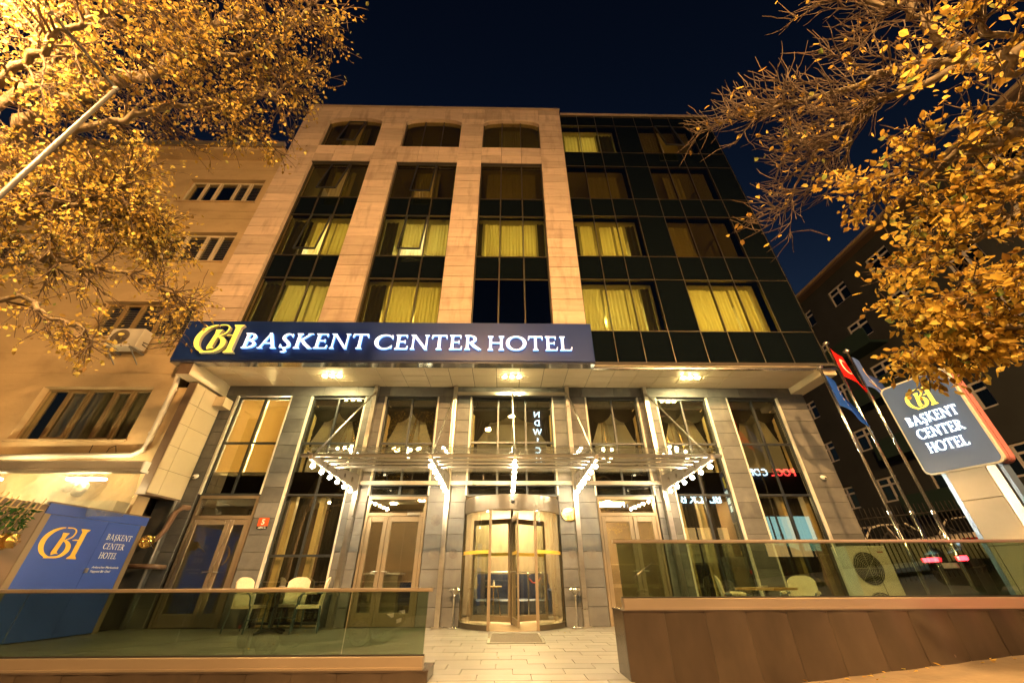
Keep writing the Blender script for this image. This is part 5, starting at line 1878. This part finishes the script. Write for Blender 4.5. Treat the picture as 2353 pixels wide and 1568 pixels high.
class Tree:
    def __init__(s, seed, wob=.16):
        s.wob = wob
        s.r = np.random.RandomState(seed)
        s.wood = MB()
        s.twigs = MB()
        s.lc, s.ld, s.ln, s.ls = [], [], [], []

    def curve(s, pts, n=6):
        P_ = [Vector(p) for p in pts]
        C = []
        for i in range(len(P_) - 1):
            p0, p1, p2, p3 = P_[max(i - 1, 0)], P_[i], P_[i + 1], P_[min(i + 2, len(P_) - 1)]
            for k in range(n):
                t = k / n
                C.append(.5 * ((2 * p1) + (p2 - p0) * t + (2 * p0 - 5 * p1 + 4 * p2 - p3) * t * t + (3 * p1 - p0 - 3 * p2 + p3) * t ** 3))
        C.append(P_[-1])
        return C

    def limb(s, pts, r0, r1, jit=.03, sides=8):
        C = s.curve(pts)
        for i in range(1, len(C) - 1):
            C[i] = C[i] + Vector(s.r.randn(3) * jit)
        n = len(C)
        s.wood.tube(C, [r0 + (r1 - r0) * (i / (n - 1)) for i in range(n)], sides)
        return C

    def shoot(s, p, d, L, r, bend, n=5):
        pts = [Vector(p)]
        d = Vector(d).normalized()
        for i in range(n):
            d = (d + Vector(bend) * (1.0 / n) + Vector(s.r.randn(3) * s.wob)).normalized()
            pts.append(pts[-1] + d * (L / n))
        return pts

    def leafcluster(s, p, d, n, spread, size):
        for _ in range(n):
            o = Vector(s.r.randn(3)) * spread
            s.lc.append(p + o)
            dd = (Vector(d) * .5 + Vector(s.r.randn(3)) * .8 + Vector((0, 0, -.45))).normalized()
            s.ld.append(dd)
            s.ln.append(Vector(s.r.randn(3)))
            s.ls.append(size * (.6 + .7 * s.r.rand()))

    def dress(s, C, nsub, Ls, nt, Lt, leaf, size, t0=.1, bias=(0, 0, 0), rsub=.016, bend=(0, 0, -.25), spread=.032, fan=.9, flat=1.0):
        """side branches, twigs and leaves along a limb"""
        n = len(C)
        for k in range(nsub):
            t = t0 + (1 - t0) * s.r.rand() ** .85
            i = min(int(t * (n - 1)), n - 2)
            p = C[i].lerp(C[i + 1], s.r.rand())
            tan = (C[i + 1] - C[i]).normalized()
            side = Vector(s.r.randn(3))
            side = (side - tan * side.dot(tan)).normalized()
            side.z *= flat
            d = tan * (.55 + .3 * s.r.rand()) + side * fan + Vector(bias)
            L = Ls[0] + (Ls[1] - Ls[0]) * s.r.rand()
            L *= (1 - .35 * t)
            sub = s.shoot(p, d, L, rsub, bend, 6)
            m = len(sub)
            s.twigs.tube(sub, [rsub * (1 - .8 * j / (m - 1)) for j in range(m)], 5, cap=False)
            for q in range(nt):
                tt = .15 + .85 * s.r.rand()
                j = min(int(tt * (m - 1)), m - 2)
                pp = sub[j].lerp(sub[j + 1], s.r.rand())
                st = (sub[j + 1] - sub[j]).normalized()
                sd = Vector(s.r.randn(3))
                sd = (sd - st * sd.dot(st)).normalized()
                sd.z *= flat
                tw = s.shoot(pp, st * .75 + sd * .75, (Lt[0] + (Lt[1] - Lt[0]) * s.r.rand()), .004, bend, 4)
                s.twigs.tube(tw, [.0055, .0048, .004, .0034, .0026], 4, cap=False)
                for e in tw[2:]:
                    nl = s.r.poisson(leaf)
                    if nl: s.leafcluster(e, (tw[-1] - tw[0]).normalized(), nl, spread, size)

    def leaves_mesh(s, wr=.62):
        n = len(s.lc)
        c = np.array([tuple(v) for v in s.lc]); d = np.array([tuple(v) for v in s.ld]); nn = np.array([tuple(v) for v in s.ln]); sz = np.array(s.ls)[:, None]
        e = np.cross(d, nn); e /= np.linalg.norm(e, axis=1)[:, None] + 1e-9
        u = np.cross(e, d)
        def pt(a, b, h): return c + d * sz * a + e * sz * b * wr + u * sz * h
        curl = (s.r.rand(n)[:, None] - .3) * .35
        V = np.stack([pt(0, 0, 0), pt(.22, .42, .10), pt(.55, .50, .12 + curl * .3), pt(.82, .24, .06 + curl * .7), pt(1.05, 0, curl), pt(.82, -.24, .06 + curl * .7), pt(.55, -.50, .12 + curl * .3), pt(.22, -.42, .10), pt(.5, 0, curl * .3)], 1).reshape(-1, 3)
        me = bpy.data.meshes.new('leaves')
        tri = np.array([(0, 1, 8), (1, 2, 8), (2, 3, 8), (3, 4, 8), (4, 5, 8), (5, 6, 8), (6, 7, 8), (7, 0, 8)])
        F = (tri[None] + (np.arange(n) * 9)[:, None, None]).reshape(-1, 3)
        me.vertices.add(len(V)); me.vertices.foreach_set('co', V.ravel())
        me.loops.add(len(F) * 3); me.loops.foreach_set('vertex_index', F.ravel())
        me.polygons.add(len(F)); me.polygons.foreach_set('loop_start', np.arange(len(F)) * 3); me.polygons.foreach_set('loop_total', np.full(len(F), 3))
        me.update(); me.validate()
        return me

    def finish(s, label, base, leaf_m, name):
        t = thing(name, label, 'tree', base, group='street trees')
        o = s.wood.build('trunk', bark, t, smooth=True, origin=base)
        o2 = s.twigs.build('twigs', twig_m, t, smooth=True, origin=base, fix=False)
        me = s.leaves_mesh()
        me.materials.append(leaf_m)
        lo = obj('crown', me, None, t, (0, 0, 0))
        print(label, 'leaves', len(s.lc))
        return t

autumn = leafmat('autumn_leaf', [(0, (.20, .12, .05)), (.28, (.48, .33, .08)), (.7, (.70, .52, .12)), (.93, (.66, .56, .18)), (1, (.28, .36, .12))], .5)
autumn_r = leafmat('golden_leaf', [(0, (.16, .09, .03)), (.2, (.40, .24, .05)), (.6, (.62, .43, .08)), (.9, (.70, .52, .13)), (.96, (.36, .38, .12)), (1, (.14, .24, .06))], .5)

# ---- tree beside the street lamp
T = Tree(11)
b0 = (-8.6, 3.4, gz(-8.6))
T.limb([b0, (-8.55, 3.35, 1.5), (-8.5, 3.3, 3.2), (-8.2, 3.2, 4.6)], .20, .14, .02, 12)
fork = Vector((-8.2, 3.2, 4.6))
low = Vector((-8.45, 3.3, 3.3))
L1 = T.limb([fork, P(-40, 350, 9.2), P(100, 262, 8.8), P(210, 208, 8.6), P(365, 160, 8.3), P(430, 100, 8.1), P(480, 66, 8.0), P(560, 40, 7.9)], .12, .035)
L1b = T.limb([P(430, 100, 8.1), P(560, 130, 7.8), P(640, 90, 7.7), P(700, 30, 7.7), P(722, 4, 7.8)], .035, .008, .015)
L2 = T.limb([fork, P(0, 400, 8.8), P(180, 300, 8.3), P(330, 260, 7.9), P(470, 240, 7.7), P(600, 225, 7.5), P(680, 180, 7.5)], .07, .01)
L3 = T.limb([fork, P(0, 180, 8.2), P(120, 90, 7.8), P(230, 30, 7.5), P(330, -30, 7.3)], .06, .015)
L4 = T.limb([low, P(0, 520, 8.0), P(120, 480, 7.6), P(220, 455, 7.4), P(300, 430, 7.3)], .06, .010)
L5 = T.limb([low, P(0, 600, 7.8), P(150, 600, 7.3), P(280, 630, 7.0), P(370, 665, 6.9), P(420, 700, 6.8)], .05, .006)
L6 = T.limb([low, P(0, 690, 7.4), P(90, 715, 7.0), P(170, 750, 6.8), P(215, 785, 6.7)], .04, .006)
L7 = T.limb([fork, P(10, 470, 8.3), P(160, 440, 7.9), P(270, 480, 7.6), P(360, 550, 7.4)], .05, .007)
L8 = T.limb([fork, P(50, 200, 8.6), P(120, 140, 8.8), P(150, 60, 9.0), P(180, -40, 9.0)], .06, .02)
L9 = T.limb([P(500, 240, 7.7), P(560, 300, 7.6), P(620, 330, 7.5)], .012, .005, .01)
LS = .050
T.dress(L1, 50, (.6, 1.3), 10, (.2, .5), 1.49, LS, .22, (0, 0, -.05))
T.dress(L1b, 34, (.35, .8), 10, (.2, .45), 0.91, LS, .05, (0, 0, 0))
T.dress(L2, 60, (.45, 1.0), 10, (.2, .45), 1.04, LS, .2, (0, 0, .05))
T.dress(L3, 50, (.6, 1.3), 11, (.2, .5), 1.82, LS, .15)
T.dress(L4, 56, (.5, 1.0), 11, (.2, .45), 1.76, LS, .1)
T.dress(L5, 34, (.3, .7), 9, (.2, .4), 1.04, LS, .05)
T.dress(L6, 16, (.25, .5), 8, (.15, .35), 1.04, LS, .05)
T.dress(L7, 56, (.45, .95), 11, (.2, .45), 1.49, LS, .1)
T.dress(L8, 46, (.7, 1.5), 11, (.2, .5), 1.82, LS, .1)
T.dress(L9, 14, (.2, .5), 8, (.15, .35), 1.30, LS, .0)
T.finish('autumn tree with dense yellow leaves around the street lamp', b0, autumn, 'autumn_tree')

# ---- tree on the pylon side: bare upper twigs, golden lower leaves
T = Tree(23)
b1 = (6.9, 1.3, gz(6.9))
T.limb([b1, (6.85, 1.35, 1.6), (6.7, 1.4, 3.0), (6.3, 1.35, 4.0)], .19, .13, .02, 12)
fork = Vector((6.3, 1.35, 4.0))
low = Vector((6.7, 1.4, 3.1))
A0 = T.limb([fork, P(2420, 100, 6.6), P(2300, 150, 6.3), P(2200, 142, 6.2)], .09, .05)
A1 = T.limb([P(2215, 146, 6.2), P(2151, 67, 6.2), P(2060, 12, 6.3), P(1960, -10, 6.4)], .05, .02)
A2 = T.limb([P(2200, 142, 6.2), P(2067, 160, 6.0), P(1917, 212, 5.9), P(1800, 240, 5.9), P(1690, 258, 5.9)], .045, .006, .012)
A3 = T.limb([P(2230, 150, 6.2), P(2067, 214, 5.9), P(1967, 267, 5.8), P(1870, 360, 5.7), P(1800, 480, 5.7)], .04, .006, .012)
A4 = T.limb([P(2000, 235, 5.9), P(1960, 300, 5.8), P(1935, 380, 5.7), P(1850, 440, 5.7)], .015, .005, .01)
bend_r = (-.12, .0, .55)
for (C, ns) in ((A1, 26), (A2, 40), (A3, 34), (A4, 16)):
    T.dress(C, ns, (.4, .95), 9, (.15, .42), .06, .075, .05, (-.35, .05, .0), .007, bend_r, .02, .66)
B1 = T.limb([fork, P(2400, 290, 5.8), P(2270, 330, 5.5), P(2170, 370, 5.3), P(2080, 395, 5.2), P(1990, 425, 5.2)], .045, .006)
B2 = T.limb([low, P(2400, 480, 5.4), P(2280, 530, 5.2), P(2190, 570, 5.1), P(2110, 605, 5.0)], .04, .006)
B3 = T.limb([low, P(2400, 640, 5.2), P(2290, 670, 5.0), P(2190, 690, 4.9), P(2100, 700, 4.9)], .03, .005)
B4 = T.limb([low, P(2400, 730, 5.0), P(2290, 760, 4.9), P(2200, 785, 4.8), P(2120, 815, 4.8)], .028, .005)
B5 = T.limb([fork, P(2420, 200, 5.8), P(2330, 120, 5.6), P(2260, 50, 5.5), P(2230, -20, 5.5)], .045, .012)
B6 = T.limb([fork, P(2420, 380, 5.6), P(2310, 430, 5.4), P(2210, 470, 5.3), P(2130, 490, 5.3)], .035, .006)
B7 = T.limb([fork, P(2400, 240, 6.2), P(2300, 260, 6.0), P(2200, 300, 5.9), P(2120, 320, 5.9)], .03, .006)
LR = .062
gold = dict(rsub=.008, bend=(-.1, 0, -.12), spread=.03, flat=.35, fan=1.0)
T.dress(B1, 26, (.25, .60), 7, (.12, .30), 1.04, LR, .1, (0, 0, -.05), **gold)
T.dress(B2, 26, (.25, .60), 7, (.12, .30), 1.43, LR, .05, (0, 0, -.05), **gold)
T.dress(B3, 30, (.22, .52), 8, (.12, .28), 1.56, LR, .05, (0, 0, 0), **gold)
T.dress(B4, 34, (.16, .40), 8, (.10, .22), 2.08, LR, .05, (0, 0, .05), **gold)
T.dress(B5, 24, (.3, .65), 7, (.15, .32), 1.17, LR, .1, (0, 0, 0), **gold)
T.dress(B6, 26, (.25, .62), 7, (.12, .30), 1.30, LR, .05, (0, 0, 0), **gold)
T.dress(B7, 24, (.25, .60), 7, (.12, .30), 0.65, LR, .1, (0, 0, 0), **gold)
T.finish('tree with bare upper twigs and golden leaves above the pylon sign', b1, autumn_r, 'autumn_tree')

# =================================================================== CARS
tyre_m = pm('tyre_rubber', (.015, .015, .015), .8)
rim_m = pm('alloy_rim', (.5, .5, .5), .25, .9)
car_glass = pm('car_glass', (.01, .012, .014), .03, spec=.8)
tail_on = em('lit_tail_lamp', (1.0, .02, .03), 60.0)
tail_off = pm('red_lamp_lens', (.25, .01, .01), .2)
head_m = pm('headlamp_lens', (.6, .62, .65), .1)
plate_m = pm('number_plate', (.6, .62, .66), .4)
def car(label, paint, loc, rz, lit=False, scale=1.0):
    t = thing('parked_car', label, 'car', loc, rz, group='parked cars')
    t.rotation_euler = (0, -math.atan(SL) * math.cos(rz), rz)
    W = .90
    # side profile lower body (x forward), wheel arches cut in
    def arch(cx, r=.36, n=8): return [(cx + r * math.cos(PI * i / n), .30 + r * math.sin(PI * i / n)) for i in range(n + 1)]
    low = [(2.20, .30), (2.28, .45), (2.26, .62), (2.10, .74), (1.10, .90), (.95, .93), (-1.25, .96), (-2.05, .97), (-2.22, .90), (-2.27, .62), (-2.24, .34), (-2.15, .24)]
    prof = low + [(-1.72, .22)] + [(p[0], p[1]) for p in reversed(arch(-1.36))] + [(-.9, .20), (.9, .20)] + [(p[0], p[1]) for p in reversed(arch(1.38))] + [(1.85, .22)]
    mb = MB()
    slices = [(-W, .94), (-W * .93, 1.0), (W * .93, 1.0), (W, .94)]
    n = len(prof)
    for (yy, k) in slices:
        mb.v += [(p[0] * (.985 if k < 1 else 1), yy, .55 + (p[1] - .55) * k) for p in prof]
    for s_ in range(3):
        for i in range(n):
            j = (i + 1) % n
            mb.f.append((s_ * n + i, s_ * n + j, (s_ + 1) * n + j, (s_ + 1) * n + i))
    mb.f.append(tuple(reversed(range(n)))); mb.f.append(tuple(3 * n + i for i in range(n)))
    body = mb.build('body', paint, t, local=True)
    smooth_by_angle(body, 40)
    g = MB()
    gp = [(1.12, .90), (.30, 1.36), (-.15, 1.43), (-.95, 1.40), (-1.85, .965)]
    n = len(gp)
    for (yy, yt) in ((-.80, -.60), (.80, .60)):
        g.v += [(p[0], yy if p[1] < 1.1 else yt, p[1]) for p in gp]
    g.f += [tuple(range(n)), tuple(reversed(range(n, 2 * n)))] + [(i, n + i, n + (i + 1) % n, (i + 1) % n) for i in range(n)]
    g.build('windows', car_glass, t, local=True)
    r = MB()
    rp = [(.30, 1.375), (-.15, 1.445), (-.95, 1.415)]
    for yy in (-.59, .59): r.v += [(p[0], yy, p[1]) for p in rp]
    r.f += [(0, 1, 4, 3), (1, 2, 5, 4)]
    for s_ in (-1, 1):
        for (a, b) in (((1.12, .905), (.30, 1.375)), ((-.95, 1.415), (-1.85, .97)), ((-.35, .95), (-.35, 1.43))):
            r.tube([(a[0], s_ * .80, a[1]), (b[0], s_ * .60, b[1])], .03, 6)
        r.tube([(.30, s_ * .60, 1.375), (-.15, s_ * .60, 1.44), (-.95, s_ * .60, 1.415)], .03, 6)
    r.build('roof', paint, t, local=True)
    for cx in (1.38, -1.36):
        for s_ in (-1, 1):
            Rw = Matrix.Translation((cx, s_ * .80, .32)) @ Matrix.Rotation(rad(90), 4, 'X')
            wh = MB().lathe([(.20, -.10), (.30, -.11), (.32, -.08), (.32, .08), (.30, .11), (.20, .10)], (0, 0, 0), 24).xform(Rw).build('wheel', tyre_m, t, local=True)
            rm = MB()
            for k in range(10):
                a = 2 * PI * k / 10
                rm.tube([(.03 * math.cos(a), .03 * math.sin(a), -s_ * .105), (.21 * math.cos(a), .21 * math.sin(a), -s_ * .11)], .016, 5)
            rm.lathe([(.05, -.115), (.05, .115)], (0, 0, 0), 12)
            rm.tube([(.215 * math.cos(2 * PI * i / 24), .215 * math.sin(2 * PI * i / 24), -s_ * .108) for i in range(25)], .014, 5, cap=False)
            obj('rim', rm.xform(Rw).fixed(), rim_m, wh, (0, 0, 0), local=True)
    for s_ in (-1, 1):
        MB().box(-2.285, -2.10, s_ * .88 - (.52 if s_ > 0 else 0), s_ * .88 + (0 if s_ > 0 else .52), .74, .83).build('tail_lamp', tail_on if lit else tail_off, t, local=True)
        MB().box(2.02, 2.262, s_ * .84 - (.32 if s_ > 0 else 0), s_ * .84 + (0 if s_ > 0 else .32), .60, .71).build('headlamp', head_m, t, local=True)
        MB().bbox(.82, .98, s_ * .98 - .09, s_ * .98 + .09, .93, 1.05, .02).build('wing_mirror', paint, t, local=True)
    MB().box(-2.292, -2.275, -.26, .26, .60, .71).build('number_plate', plate_m, t, local=True)
    MB().box(2.265, 2.295, -.26, .26, .42, .52).build('number_plate', plate_m, t, local=True)
    return t
black_paint = pm('black_car_paint', (.008, .008, .010), .08, spec=.8)
white_paint = pm('white_car_paint', (.62, .58, .52), .15)
def cz(x, y): return gz(x) - (.14 if y < 2 else -.02)
car('white car parked behind the iron fence nearest the hotel corner', white_paint, (12.6, 14.6, cz(12.6, 14) + .12), rad(188))
car('white car parked behind the iron fence nearest the pylon sign', white_paint, (17.2, 14.2, cz(17.2, 14) + .12), rad(5))
car('black saloon parked across the street, mirrored in the higher balustrade', black_paint, (5.8, -4.6, cz(5.8, -4.6)), rad(182))
car('black car with lit red tail lamps at the kerb, mirrored in the higher balustrade', black_paint, (12.7, 1.0, cz(12.7, 1.0)), rad(16), True)
car('black car parked across the street, mirrored in the lower balustrade', black_paint, (-5.6, -4.6, cz(-5.6, -4.6)), rad(2))

# =================================================================== OPPOSITE SIDE OF THE STREET (seen mirrored in the glass)
OY = -12.2
ob = thing('opposite_building', 'dark row of shops across the street, seen only mirrored in the glass', 'building', (5, OY, 0))
opp = pm('opposite_render', (.018, .016, .014), .85, var=.15, scale=(.4, .4, .4))
MB().box(-35, 45, OY - 8, OY, -4, 16).build('wall', opp, ob)
shop_glow = em('lit_shop_window', (.45, .95, 1.0), 1.3)
warm_glow = em('lit_flat_window', (1.0, .68, .30), .7)
for (x0, x1, z0, z1, m) in ((19.5, 24.5, 2.6, 5.0, shop_glow), (13.8, 17.6, 1.8, 4.2, warm_glow), (-9, -7.4, 6, 7.4, warm_glow), (3.5, 5.0, 9.2, 10.6, warm_glow)):
    MB().box(x0, x1, OY + .002, OY + .04, z0, z1).build('lit_window', m, ob)
    f = MB()
    for k in range(4):
        xx = x0 + (x1 - x0) * k / 3
        f.box(xx - .05, xx + .05, OY + .042, OY + .10, z0, z1)
    f.build('window_frame', dark_alu, ob)
neon_w = em('white_blue_neon', (.55, .80, 1.0), 9.0)
neon_r = em('red_neon', (1.0, .06, .05), 9.0)
def opp_sign(label, parts, z, size, vertical=False, xs=None):
    """parts: (text, x centre, material); read by someone facing the shops"""
    t = thing('shop_sign', label, 'sign', (parts[0][1], OY, z), group='shop signs across the street')
    for (s, x, m) in parts:
        if vertical:
            for i, ch in enumerate(s):
                obj('letter', text_mesh(ch, size, .03, bold=.012), m, t, (x, OY + .12, z - i * .82), (rad(90), 0, rad(180)))
        else:
            obj('letters', text_mesh(s, size, .03, bold=.012), m, t, (x, OY + .12, z), (rad(90), 0, rad(180)))
    return t
opp_sign('white neon sign BLACK B across the street, mirrored in the glass', [('BLACK B', 16.0, neon_w)], 6.0, .85)
opp_sign('white neon sign COFFEE across the street, mirrored in the glass', [('COFFEE', 9.9, neon_w)], 5.70, .72)
opp_sign('red and white neon sign POOL COFFEE across the street, mirrored in the glass', [('COFFEE', 20.9, neon_w), ('POOL', 23.6, neon_r)], 8.15, .80)
opp_sign('vertical white neon sign SANDWICH across the street, mirrored in the glass', [('SANDWICH', 2.85, neon_w)], 14.9, .75, True)

# =================================================================== FALLEN LEAVES
rs = np.random.RandomState(9)
T = Tree(41)
for i in range(110):
    if i < 60:
        x, y = rs.uniform(1.4, 9), 5.2 - abs(rs.randn()) * .18 - .02
        z = gz(x) + .004
    elif i < 80:
        x, y = rs.uniform(-7.5, 8), rs.uniform(2.2, 5.0); z = gz(x) + .004
    else:
        x, y = rs.uniform(-7.5, 1.2), rs.uniform(5.8, 10.0); z = .004
    T.lc.append(Vector((x, y, z + .004))); a = rs.rand() * 6.28
    T.ld.append(Vector((math.cos(a), math.sin(a), rs.uniform(0, .25))).normalized()); T.ln.append(Vector((rs.randn() * .2, rs.randn() * .2, 1))); T.ls.append(.03 + .03 * rs.rand())
me = T.leaves_mesh()
me.materials.append(autumn_r)
props(obj('fallen_leaves', me), 'dry fallen leaves scattered along the wall and pavement', 'leaves', kind='stuff')
